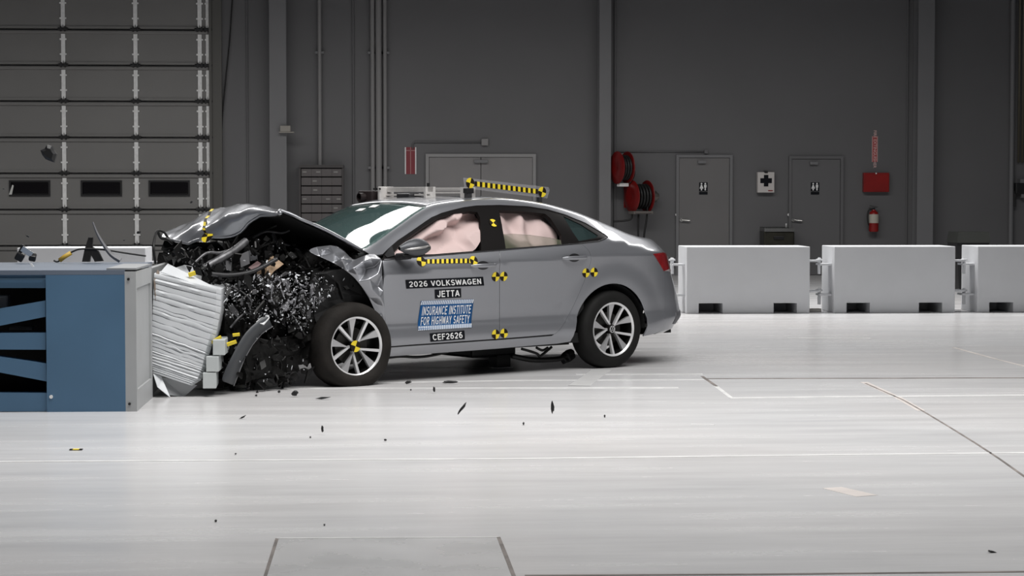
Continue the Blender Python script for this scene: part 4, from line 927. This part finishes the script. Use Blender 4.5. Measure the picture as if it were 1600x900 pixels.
# far wing stub and inner structure
MB().grid([[(x, -.80 - .03 * sin(x * 9), z) for z in (.35, .6, .85, 1.0)] for x in (2.3, 2.5, 2.75, 3.0, 3.2)]).build('far_wing', PAINT, car, smooth=True)
eb = empty('engine_bay'); eb.parent = car
def lump(name, c, d, rot, m, bev=.03, n=1.0, seed=0):
    bm = bmesh.new(); bmesh.ops.create_cube(bm, size=1); bmesh.ops.subdivide_edges(bm, edges=bm.edges[:], cuts=5, use_grid_fill=True)
    M = rotm(*rot)
    for q in bm.verts:
        p = Vector((q.co.x * d[0], q.co.y * d[1], q.co.z * d[2])); s_ = Vector((seed * 3.1, 0, 0))
        p += Vector((noise.noise(p * 7 + s_), noise.noise(p * 7 + s_ + Vector((9, 0, 0))), noise.noise(p * 7 + s_ + Vector((0, 9, 0))))) * .06 * n; q.co = M @ p + Vector(c)
    me = bpy.data.meshes.new(name); bm.to_mesh(me); bm.free(); me.materials.append(m); return new_obj(name, me, eb)
lump('engine_block', (2.78, .05, .60), (.62, .70, .55), (.1, .1, .2), MATTE, seed=1); lump('gearbox', (2.80, .50, .48), (.42, .36, .36), (.3, .2, .4), MATTE, seed=2)
lump('radiator_pack', (3.10, -.10, .62), (.16, 1.05, .55), (.0, .3, .15), MATTE, seed=3); lump('battery_box', (2.70, .45, .86), (.32, .26, .20), (.1, -.2, .3), MATTE, seed=4)
lump('bumper_beam', (3.30, .25, .50), (.20, .95, .22), (0, .1, .45), MATTE, seed=5); lump('subframe', (2.95, .25, .26), (.9, .9, .20), (0, .05, .1), MATTE, seed=6)
lump('wheel_house_liner', (2.52, .62, .66), (.62, .26, .42), (0, .1, 0), DARK, seed=7); lump('bumper_remains', (3.42, .50, .36), (.26, .42, .52), (.1, .1, .5), MATTE, seed=8); lump('front_lower_grille', (3.25, .62, .22), (.55, .25, .28), (.1, .1, .2), MATTE, seed=9)
lump('headlamp_housing', (3.20, .55, .68), (.34, .34, .26), (.4, .3, .5), MATTE, seed=10); lump('slam_panel', (3.18, -.35, .93), (.20, .70, .12), (0, .2, .1), MATTE, seed=11)
lump('bulkhead', (2.36, 0, .72), (.16, 1.4, .50), (0, 0, 0), DARK, n=.6, seed=12)
GRIME = mat('grimy_grey_metal', (.11, .11, .115, 1), .42, .55, var=.5, scale=18)
PALEP = mat('pale_cast_alloy', (.30, .30, .32, 1), .4, .5, var=.5, scale=22, bump=.4)
lump('alternator_case', lp(430, 467, .62), (.16, .12, .14), (.2, .4, .3), PALEP, n=.7, seed=13); lump('coolant_tank', lp(437, 448, .60), (.10, .08, .10), (.2, .1, .3), PALEP, n=.5, seed=14)
def hose(name, pts, r, m, sub=6): return MB().tube(catmull([lp(*p) for p in pts], sub), r, 8).build(name, m, eb, smooth=True, angle=50)
hose('bent_rail', [(318, 420, .66), (345, 404, .66), (365, 392, .64), (384, 377, .60)], [.030] * 19, GRIME); hose('torn_strut', [(300, 415, .66), (322, 396, .66), (345, 395, .64), (372, 386, .62)], .010, GRIME)
hose('cross_tube', [(330, 428, .74), (360, 430, .75), (395, 424, .74), (432, 405, .70)], .017, mat('tube_dark', (.05, .05, .052, 1), .35, .5))
hose('wiring_loom', [(243, 412, -.2), (240, 385, -.2), (245, 362, -.3), (255, 362, -.3), (263, 372, -.3), (268, 376, -.3)], .010, CABLE); hose('wiring_loom', [(246, 361, -.3), (252, 372, -.3), (262, 374, -.25), (270, 381, -.25)], .012, CABLE)
hose('coolant_hose', [(355, 375, .1), (385, 372, .2), (410, 362, .25), (432, 352, .3)], .014, CABLE); hose('support_strut', [(395, 372, .3), (415, 362, .35), (440, 364, .35), (452, 360, .35)], .010, GRIME)
hose('bonnet_stay', [(427, 366, .35), (433, 380, .4), (440, 392, .45)], .014, GRIME); hose('pipe_elbow', [(485, 432, .62), (505, 440, .66), (522, 455, .66)], .02, CABLE); hose('drive_shaft', [(480, 560, .5), (505, 545, .6), (530, 540, .7)], .03, MATTE)
for pts in ([(372, 470, .7), (384, 463, .72), (398, 452, .7)], [(360, 512, .8), (372, 498, .8), (384, 489, .78), (392, 492, .78)], [(388, 484, .8), (404, 486, .78), (416, 494, .78)], [(345, 440, .6), (372, 455, .62), (398, 446, .62)], [(470, 415, .6), (490, 425, .62), (505, 418, .6)], [(440, 380, .45), (462, 388, .45), (476, 398, .5)]):
    hose('bent_pipe', pts, random.uniform(.006, .011), random.choice([ALU, GRIME, STEELD]))
# tan insulation board and other torn sheets
def sheet(name, pts, m, th=.006, parent=None): o = MB().add([lp(*p) for p in pts], [tuple(range(len(pts)))]).build(name, m, parent or eb); mods(o, solid=th, soff=0); return o
TAN = mat('tan_board', (.36, .25, .16, 1), .7, var=.2, scale=12)
sheet('insulation_board', [(424, 399, .62), (443, 413, .66), (434, 420, .68), (428, 424, .68), (417, 438, .70), (416, 412, .64)], TAN, .012); sheet('insulation_board', [(399, 428, .66), (412, 417, .66), (416, 420, .66), (415, 432, .66)], TAN, .010)
sheet('bonnet_underside', [(258, 374, -.5), (300, 378, -.3), (330, 380, -.1), (352, 374, .1), (385, 372, .2), (384, 398, .2), (345, 404, .1), (300, 404, -.2), (268, 400, -.4), (252, 390, -.45)], DARK, .01)
lump('front_crossmember', lp(318, 402, -.1), (.14, .75, .12), (0, .1, .1), MATTE, seed=21)
sheet('torn_plastic_sheet', [(374, 398, .66), (388, 392, .66), (390, 412, .68), (376, 418, .68)], mat('torn_grey', (.075, .075, .08, 1), .5)); sheet('torn_plastic_sheet', [(352, 406, .66), (362, 402, .66), (361, 424, .68), (353, 421, .68)], MATS['torn_grey'])
sheet('torn_plastic_sheet', [(388, 418, .68), (402, 408, .67), (408, 412, .67), (396, 424, .69)], mat('torn_reddish', (.17, .11, .11, 1), .5)); sheet('clear_lamp_shard', [(482, 432, .66), (498, 424, .66), (504, 428, .66), (496, 438, .68)], mat('grimy_clear', (.14, .14, .11, 1), .2, coat=.5))
sheet('cowl_reflection', [(518, 387, .55), (528, 382, .5), (542, 392, .52), (543, 398, .56), (533, 401, .58), (526, 399, .58), (532, 395, .56)], mat('cowl_reflection_white', (.62, .62, .62, 1), .3), .01); sheet('wing_bracket', [(549, 397, .62), (556, 394, .60), (564, 402, .62), (566, 407, .66), (557, 409, .68)], PALEP, .02)  # white cowl sheet: a reflection on plastic, put into the base colour
# lower wheel-arch trim torn away and standing at an angle
L_e = [(345, 595), (350, 580), (360, 560), (372, 537), (382, 520), (400, 502), (419, 491)]; R_e = [(365, 603), (372, 585), (381, 562), (394, 539), (408, 522), (419, 514), (426, 510)]
rows = []
for k_, (a, b) in enumerate(zip(L_e, R_e)): rows.append([lp(a[0] + (b[0] - a[0]) * u, a[1] + (b[1] - a[1]) * u, .88 + .035 * sin(pi * u) - .05 * u) for u in (0, .25, .5, .75, .95, 1)])
tr = MB().grid(rows).build('torn_arch_trim', mat('grey_unpainted_plastic', (.052, .056, .062, 1), .45), car, smooth=True); mods(tr, sub=1, solid=.006)
MB().tube([r[-1] for r in rows], .005, 6).build('trim_edge', mat('trim_edge_grey', (.20, .20, .21, 1), .4), tr, smooth=True)
o = MB().add([lp(400, 503, .86), lp(412, 507, .92), lp(421, 496, .90), lp(420, 491, .83), lp(406, 497, .80)], [(0, 1, 2, 3, 4)]).build('trim_flange', mat('flange_lit', (.80, .81, .82, 1), .35), tr); mods(o, solid=.005)  # upturned flap of the grey trim, coloured near white for the light it catches
# ---- fragments flung out of the engine bay
def shard(mb, c, s, flat=.25):
    M = rotm(random.uniform(0, 6.3), random.uniform(0, 6.3), random.uniform(0, 6.3)); n = random.choice((3, 4, 4, 5)); el = random.choice((1, 1, 1, 2.4))
    P = [Vector((s * el * random.uniform(.5, 1) * cos(2 * pi * k / n + .3), s * random.uniform(.5, 1) * sin(2 * pi * k / n + .3), 0)) for k in range(n)]
    mb.prism([M @ p + c for p in P], M @ Vector((0, 0, s * flat)))
ZONE = [(262, 392), (330, 385), (400, 368), (470, 385), (520, 405), (550, 425), (545, 455), (512, 470), (492, 500), (480, 540), (485, 590), (440, 600), (360, 603), (345, 590), (355, 520), (348, 455), (300, 425), (262, 412)]
DENSE = [(350, 450), (400, 430), (450, 425), (500, 425), (525, 450), (500, 480), (480, 520), (420, 500), (380, 500), (352, 500)]
def frags(name, num, m, smin, smax, lab, cat, zone, ymin, ymax, pw=1.6, flat=.25):
    mb = MB(); k = 0; xs_ = [p[0] for p in zone]; ys_ = [p[1] for p in zone]
    while k < num:
        p = (random.uniform(min(xs_), max(xs_)), random.uniform(min(ys_), max(ys_)))
        if not inside(p, zone): continue
        fy = max(0, min(1, (p[1] - 380) / 80)); y = ymin + (ymax - ymin) * random.random() * (.35 + .65 * fy); c = car_inv(p[0], p[1], y)
        if c.z < .03: continue
        shard(mb, c, smin + (smax - smin) * random.random() ** pw, flat); k += 1
    # car space to hall space
    M = Matrix.Translation(CAR_O) @ Matrix.Rotation(pi + TH, 4, 'Z'); mb.v = [tuple(M @ Vector(q)) for q in mb.v]
    return tag(mb.build(name, m), lab, cat, kind='stuff')
frags('plastic_fragments', 800, mat('black_shards', (.0035, .0034, .0034, 1), .45, spec=.3), .010, .055, 'black broken plastic fragments bursting from the crushed car front', 'debris', ZONE, .45, .86)
frags('metal_fragments', 140, GRIME, .006, .032, 'grey bent metal fragments scattered through the crushed engine bay', 'debris', DENSE, .70, .88)
frags('glass_fragments', 520, mat('bright_lamp_fragments', (.62, .64, .67, 1), .25), .0025, .014, 'bright clear headlamp fragments sprayed through the crash debris', 'debris', DENSE, .72, .90, 2.2)
frags('sparkle_fragments', 90, MATS['bright_lamp_fragments'], .003, .009, 'sparse tiny bright fragments flying around the crushed front', 'debris', ZONE, .75, .92, 2.0)
frags('pale_alloy_fragments', 110, PALEP, .006, .024, 'pale broken alloy casting pieces in the crushed engine bay', 'debris', [(415, 435), (460, 430), (495, 445), (505, 470), (470, 490), (430, 488), (410, 470)], .78, .90)
# ================================================================== crash barrier
BLUE = mat('barrier_blue_paint', (.075, .16, .265, 1), .45, var=.07, scale=2.0, rvar=.05); BLUET = mat('barrier_blue_top', (.135, .165, .215, 1), .45, var=.06, scale=2)
GREYP = mat('barrier_grey_plate', (.40, .41, .415, 1), .45, var=.06, scale=2.5)
g0 = ground(196.5, 643); YB0 = g0.y; ZB = at(196, 422, YB0).z; XR = ground(214, 643).x; XL = g0.x; YB1 = 15.15
bar = thing('crash_barrier', (XR, YB0, 0), 'heavy blue steel crash barrier with grey face plate at left', 'barrier')
def bp(px, py, d=0.0): q = at(px, py, YB0 + d); return Vector((q.x - XR, d, q.z))
xb = XL - XR; xm = bp(72, 500).x; D1 = YB1 - YB0; xl = -3.4
MB().b2((xm, 0, 0), (xb, .03, ZB - .031)).build('side_plate', BLUE, bar)
MB().b2((xm, .03, 0), (xb - .02, D1, ZB - .03)).build('core_box', BLUE, bar)
MB().b2((xl, .0, ZB - .03), (xb, D1, ZB)).build('top_plate', BLUET, bar)
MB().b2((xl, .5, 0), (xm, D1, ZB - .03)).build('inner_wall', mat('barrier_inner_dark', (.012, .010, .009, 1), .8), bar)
rails = [[(-200, 424), (72, 424), (71, 450), (-200, 450)], [(-200, 516.5), (0, 482), (71, 469.6), (71, 495), (0, 509), (-200, 548)], [(-200, 521), (71.5, 520), (71.5, 546.4), (-200, 545.5)], [(-200, 530), (0, 557.3), (72, 568), (73, 596), (0, 582), (-200, 543)], [(-200, 614), (73.7, 614), (73.7, 643), (-200, 643)]]
for i, r in enumerate(rails):
    P = [bp(*q, .015) for q in r]
    for q in P: q.z = max(.0, q.z)
    MB().prism(P, (0, .10, 0)).build('brace' if i in (1, 3) else 'rail', BLUE, bar)
MB().b2((bp(0, 432).x - .5, -.012, bp(0, 436).z - .004), (bp(71, 432).x, .005, bp(0, 436).z + .004)).build('weld_bead', mat('barrier_blue_dark', (.045, .09, .14, 1), .5), bar)
MB().b2((bp(-20, 470).x, .30, bp(0, 482, .3).z), (bp(12, 470, .3).x, .42, bp(0, 462, .3).z), bev=.01).build('hook_bracket', GREYP, bar); MB().b2((bp(14, 515, .3).x, .3, bp(0, 516, .3).z), (bp(50, 511, .3).x, .4, bp(0, 511, .3).z)).build('inner_strip', mat('tan_strip', (.20, .18, .15, 1), .6), bar)
# grey front face: flange, recessed plate, ledge
MB().b2((xb, 0, 0), (0, .05, ZB - .01)).build('face_flange', GREYP, bar)
MB().b2((xb, .05, .0), (-.015, .93, ZB - .02)).build('face_plate', GREYP, bar); MB().b2((-.02, .05, ZB - .12), (0, .93, ZB - .01)).b2((-.02, .05, 0), (0, .93, .14)).b2((-.02, .86, .14), (0, .93, ZB - .12)).build('face_rim', GREYP, bar)
MB().b2((xb, .93, .0), (-.03, D1 + 1.0, ZB - .03)).build('rear_face_plate', GREYP, bar)
MB().b2((xb - .12, .02, ZB), (.0, .90, ZB + .012)).build('cap_plate', mat('cap_grey', (.30, .31, .32, 1), .5), bar)
for z in (.05, ZB - .06): MB().lathe([(0, -.008), (.009, -.008), (.009, .0), (0, 0)], 10, 'y', (xb + .025, 0, z)).build('bolt', BLACK, bar)
MB().lathe([(0, -.006), (.012, -.006), (.012, .0)], 10, 'y', (bp(80, 620).x, 0, bp(80, 620).z)).build('bolt', GALV, bar)
# ---- deformable honeycomb element, crushed into folds
YH = YB0 + .95
HCM = mat('honeycomb_sheet', (.60, .62, .64, 1), .42, .0, var=.05, scale=5, bump=.08, bscale=25)
hc = thing('honeycomb_element', (XR, YH, 0), 'crushed pale aluminium honeycomb block squeezed between barrier and car', 'crash element')
def hp(px, py, d=0.0): q = at(px, py, YH + d); return Vector((q.x - XR, d, q.z))
Lk = [(241, 427), (239, 470), (237.5, 520), (238, 560), (239, 583)]; Rk = [(346, 452), (345, 485), (338, 520), (327, 553), (322, 575), (314, 594), (300, 603)]
def along(K, t): s = t * (len(K) - 1); i = min(int(s), len(K) - 2); u = s - i; return (K[i][0] + (K[i + 1][0] - K[i][0]) * u, K[i][1] + (K[i + 1][1] - K[i][1]) * u)
NF = 25; rows = []
random.seed(5); cut = [0]
for i in range(NF): cut.append(cut[-1] + random.uniform(.6, 1.5))
cut = [c / cut[-1] for c in cut]
for i in range(NF):
    for s_, dd in ((.0, .022), (.06, .004), (.45, -.004 + random.uniform(-.004, .006)), (.92, .002), (.98, .018)):
        t = cut[i] + (cut[i + 1] - cut[i]) * s_; a = along(Lk, t); b = along(Rk, t); row = []
        for j in range(15):
            u = j / 14; w = noise.noise(Vector((u * 5, i * .8, 1))) * 3.0 * sin(pi * u) * sin(pi * min(1, t * 1.15)); px = a[0] + (b[0] - a[0]) * u; py = a[1] + (b[1] - a[1]) * u + w
            k = dd * (.35 + .9 * abs(noise.noise(Vector((u * 3 + i * 1.7, 4, i))))); row.append(hp(px, py, k + .05 * max(0, u - .93) / .07))
        rows.append(row)
mb = MB().grid(rows); back = Vector((0, .95, 0))
mb.grid([[p for p in rows[0]], [p + back for p in rows[0]]]); mb.grid([[p for p in rows[-1]], [p + back for p in rows[-1]]]); mb.grid([[r[-1] for r in rows], [r[-1] + back for r in rows]])
mb.build('honeycomb_core', HCM, hc, smooth=True, angle=35)
def flap(nm, pts, m=HCM, th=.004): o = MB().add([hp(*p) for p in pts], [tuple(range(len(pts)))]).build(nm, m, hc); mods(o, solid=th, soff=0)
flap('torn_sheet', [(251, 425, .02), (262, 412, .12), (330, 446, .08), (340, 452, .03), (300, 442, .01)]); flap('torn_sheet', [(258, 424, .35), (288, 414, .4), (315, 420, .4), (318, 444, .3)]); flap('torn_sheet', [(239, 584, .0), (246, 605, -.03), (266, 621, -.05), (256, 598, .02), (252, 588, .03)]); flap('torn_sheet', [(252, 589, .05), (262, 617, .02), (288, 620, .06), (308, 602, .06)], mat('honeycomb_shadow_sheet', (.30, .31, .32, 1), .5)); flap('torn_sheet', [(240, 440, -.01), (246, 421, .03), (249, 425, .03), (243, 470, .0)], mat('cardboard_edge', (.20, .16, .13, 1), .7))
mb = MB()
BK = mat('bumper_core_pale', (.50, .53, .53, 1), .5, var=.04, scale=6)
for (x0, y0, x1, y1, d) in ((333, 531, 352, 555, -.02), (322.5, 557, 342.5, 581, -.03), (315.5, 582.5, 336.5, 607, -.03)):
    a = hp(x0, y0, d); b = hp(x1, y1, d); o = MB().box(((a.x + b.x) / 2, d + .18, (a.z + b.z) / 2), (b.x - a.x, .36, a.z - b.z), rotm(0, 0, random.uniform(-.05, .05)), bev=.004).build('bumper_segment', BK, hc)
for (px, py, w, h) in ((362, 536, .07, .025), (337, 531, .09, .02), (300, 428, .05, .03), (369, 523, .05, .02)):
    p = at(px, py, YH + .05); tag(MB().box((0, 0, 0), (w, .012, h), rotm(.3, random.uniform(-.8, .2), .3)).build('tape_scrap', YEL), {362: 'yellow tape scrap beside the three pale bumper segments', 337: 'yellow tape scrap lying on the topmost bumper segment', 300: 'yellow tape scrap above the torn honeycomb sheet', 369: 'yellow tape scrap in the black debris beside grey trim'}[px], 'tape', 'yellow tape scraps').location = p
# ---- things lying on or behind the barrier
def loose(name, pts, m, lab, cat, Y, th=.02, group=None):
    P = [at(x, y, Y) for x, y in pts]; c = sum(P, Vector()) / len(P); o = MB().prism([p - c for p in P], (0, th, 0)).build(name, m); o.location = c; return tag(o, lab, cat, group)
YL = 14.9
t = thing('broken_bracket', at(148, 408, YL), 'dark forked metal bracket standing on top of the blue barrier', 'debris')
for pts in ([(138, 371), (145, 371), (144, 389), (140, 409), (128, 409), (132, 390)], [(143, 385), (153, 392), (161, 408), (148, 409), (142, 398)]): MB().prism([rel(t, at(x, y, YL)) for x, y in pts], (0, .05, 0)).build('prong', mat('bracket_dark', (.035, .033, .032, 1), .4, .5, var=.3), t)
P = [at(*p, YL - .02) for p in ((145, 347), (152, 365), (163, 384), (174, 398), (188, 407))]; c = P[-1]; mb = MB(); mb.tube([p - c for p in catmull(P, 5)], [.006 + .016 * (k / 20) for k in range(21)], 6); o = mb.build('trim_strip', mat('trim_grey', (.16, .16, .17, 1), .4), smooth=True, angle=40); o.location = c; tag(o, 'long curved grey trim strip sticking up from the barrier', 'debris')
t = thing('yellow_tether', at(100, 408, YL), 'yellow sleeved black cable trailing over the barrier top', 'cable')
MB().tube([rel(t, at(x, y, YL)) for x, y in ((93, 407), (101, 401), (111, 395))], .016, 8).build('yellow_sleeve', mat('sleeve_yellow', (.52, .34, .05, 1), .5), t, smooth=True); MB().tube(catmull([rel(t, at(x, y, YL)) for x, y in ((84, 407), (90, 409), (97, 404), (112, 394), (128, 389), (160, 390), (200, 396), (228, 400))], 5), .007, 6).build('cord', CABLE, t, smooth=True)
t = thing('latch_wreck', at(40, 405, YL), 'small wrecked black and chrome latch on the barrier top', 'debris')
MB().box((-.04, 0, .02), (.06, .06, .06), rotm(.3, .5, .2), bev=.01).box((.05, 0, .015), (.05, .05, .05), rotm(.6, .2, .1), bev=.01).box((-.03, 0, .065), (.025, .03, .08), rotm(0, .4, 0)).build('body', BLACK, t); MB().box((.015, -.03, .055), (.085, .01, .04), rotm(.2, .6, .1)).build('chrome_plate', mat('chrome_plate', (.75, .75, .75, 1), .2, 1.0), t)
loose('sheet_sliver', [(46, 411), (49, 411), (54, 418), (51, 419)], WHITE, 'bright white sliver lying on the blue barrier top', 'debris', 14.2, .01)
# ---- fragments in the air and on the floor
def blob_shard(name, lab, p, sx, sz, ang, th=.012, m=BLACK, seed=0, jag=.35, group='black fragments on and above the floor'):
    random.seed(seed + 77); n = 11; P = []
    for k in range(n):
        a = 2 * pi * k / n; r = 1 - jag * random.random(); x = sx / 2 * r * cos(a); z = sz / 2 * r * sin(a); P.append(Vector((x * cos(ang) - z * sin(ang), 0, x * sin(ang) + z * cos(ang))))
    c2 = Vector((0, -th, 0)); mb = MB(); b = len(mb.v); mb.prism(P, (0, th, 0)); mb.add([p_ * .6 + Vector((0, -th * .6, 0)) for p_ in P] + P, [tuple(range(n))[::-1]] + [(i, (i + 1) % n, (i + 1) % n + n, i + n) for i in range(n)])
    o = mb.build(name, m); o.location = p; return tag(o, lab, 'fragment', group)
S = lambda px, D: px * D / F
fly = [((77, 240), 14.0, 27, 33, .6, 'large black jagged fragment flying in front of the sectional door'), ((217, 363), 14.4, 8, 6, .2, 'small black fragment in the air above the grey block'), ((299, 316), 14.5, 5, 4, .6, 'speck of black debris above the bonnet before the door hinge line'),
       ((6, 295), 14, 4, 3, 0, 'tiny dark fragment at the left edge beside a door window'), ((43, 369), 14, 7, 4, -.6, 'small dark sliver flying over the left barrier end'), ((194, 375), 14.4, 4, 4, 0, 'tiny dark fragment hovering above the barrier cable')]
for i, (p, D, w, h, a, lab) in enumerate(fly): blob_shard('flying_fragment', lab, at(*p, D), S(w, D), S(h, D), a, .04 if i == 0 else .01, seed=i, jag=.45, group='fragments flying above the barrier')
sheetv = at(18, 292, 13.9); tag(MB().prism([at(x, y, 13.9) - sheetv for x, y in ((19, 289), (21, 290), (18, 304), (14, 304))], (0, .01, 0)).build('clear_shard', mat('pale_shard', (.4, .4, .38, 1), .3)), 'pale thin shard flying in front of leftmost door window', 'fragment').location = sheetv
flo = [((722, 638), 27, 6, .95, .10, 'long black blade-shaped fragment flying left of floor centre'), ((863.5, 636), 6, 25, .0, .11, 'upright black blade fragment flying below the rear wheel'), ((702, 597), 32, 6, .03, .02, 'flat black wedge fragment on floor lines under the car'), ((638, 597), 13, 6, .3, .02, 'small twisted black fragment right of the front wheel'), ((678.5, 608), 5, 11, .1, .03, 'short upright black chip below the flat wedge fragment'),
       ((461, 614), 14, 12, 0, .03, 'round black chunk on floor left of the front tyre'), ((504, 622), 27, 4, .12, .012, 'thin black sliver on floor below the front tyre'), ((379, 652), 14, 3, .5, .012, 'short thin sliver on floor right of the barrier'), ((503.5, 671), 6, 13, .1, .03, 'curved black chip standing on the bright floor'), ((485, 683), 4, 3, 0, .006, 'tiny black speck beside the curved black chip'), ((602, 687.5), 5, 4, 0, .008, 'tiny black speck right of the curved chip'),
       ((818, 662), 4, 6, 0, .01, 'tiny black speck left of the upright blade fragment'), ((945, 650), 4, 6, .3, .01, 'tiny black speck right of the upright blade fragment'), ((337, 813.5), 5, 5, 0, .006, 'lone black speck in the left foreground'), ((368, 709), 4, 3, 0, .006, 'lone black speck above the white floor line left'), ((400, 618), 5, 4, 0, .01, 'small chip on floor below the bumper segments'), ((387, 607), 8, 6, .3, .02, 'small black chip under the torn arch trim'), ((402, 612), 5, 7, 0, .02, 'black chip between arch trim and round chunk'), ((436, 612), 6, 5, .2, .02, 'black chip just left of the round black chunk'), ((642, 609), 3, 3, 0, .006, 'tiny black speck under the small twisted fragment'),
       ((1550, 862), 18, 4, -.2, .004, 'thin dark splinter in the far right foreground'), ((507, 820), 4, 3, 0, .004, 'black speck above the foreground floor plate'), ((445, 600), 9, 10, .4, .03, 'black lump hanging under the crushed front end')]
for i, (p, w, h, a, z, lab) in enumerate(flo):
    q = ground(p[0], p[1], z); blob_shard('floor_fragment', lab, q, S(w, q.y), S(h, q.y), a, .008, seed=30 + i, jag=.45)
q = ground(119, 701.5, .006); t = thing('tape_piece', q, 'short yellow and black tape piece on the left floor', 'tape')
for i, m in enumerate((BLKT, YEL, YEL, BLKT)): MB().b2((-.035 + i * .0175, -.02, -.004), (-.0175 + i * .0175, .02, .0)).build('tape_band', m, t)
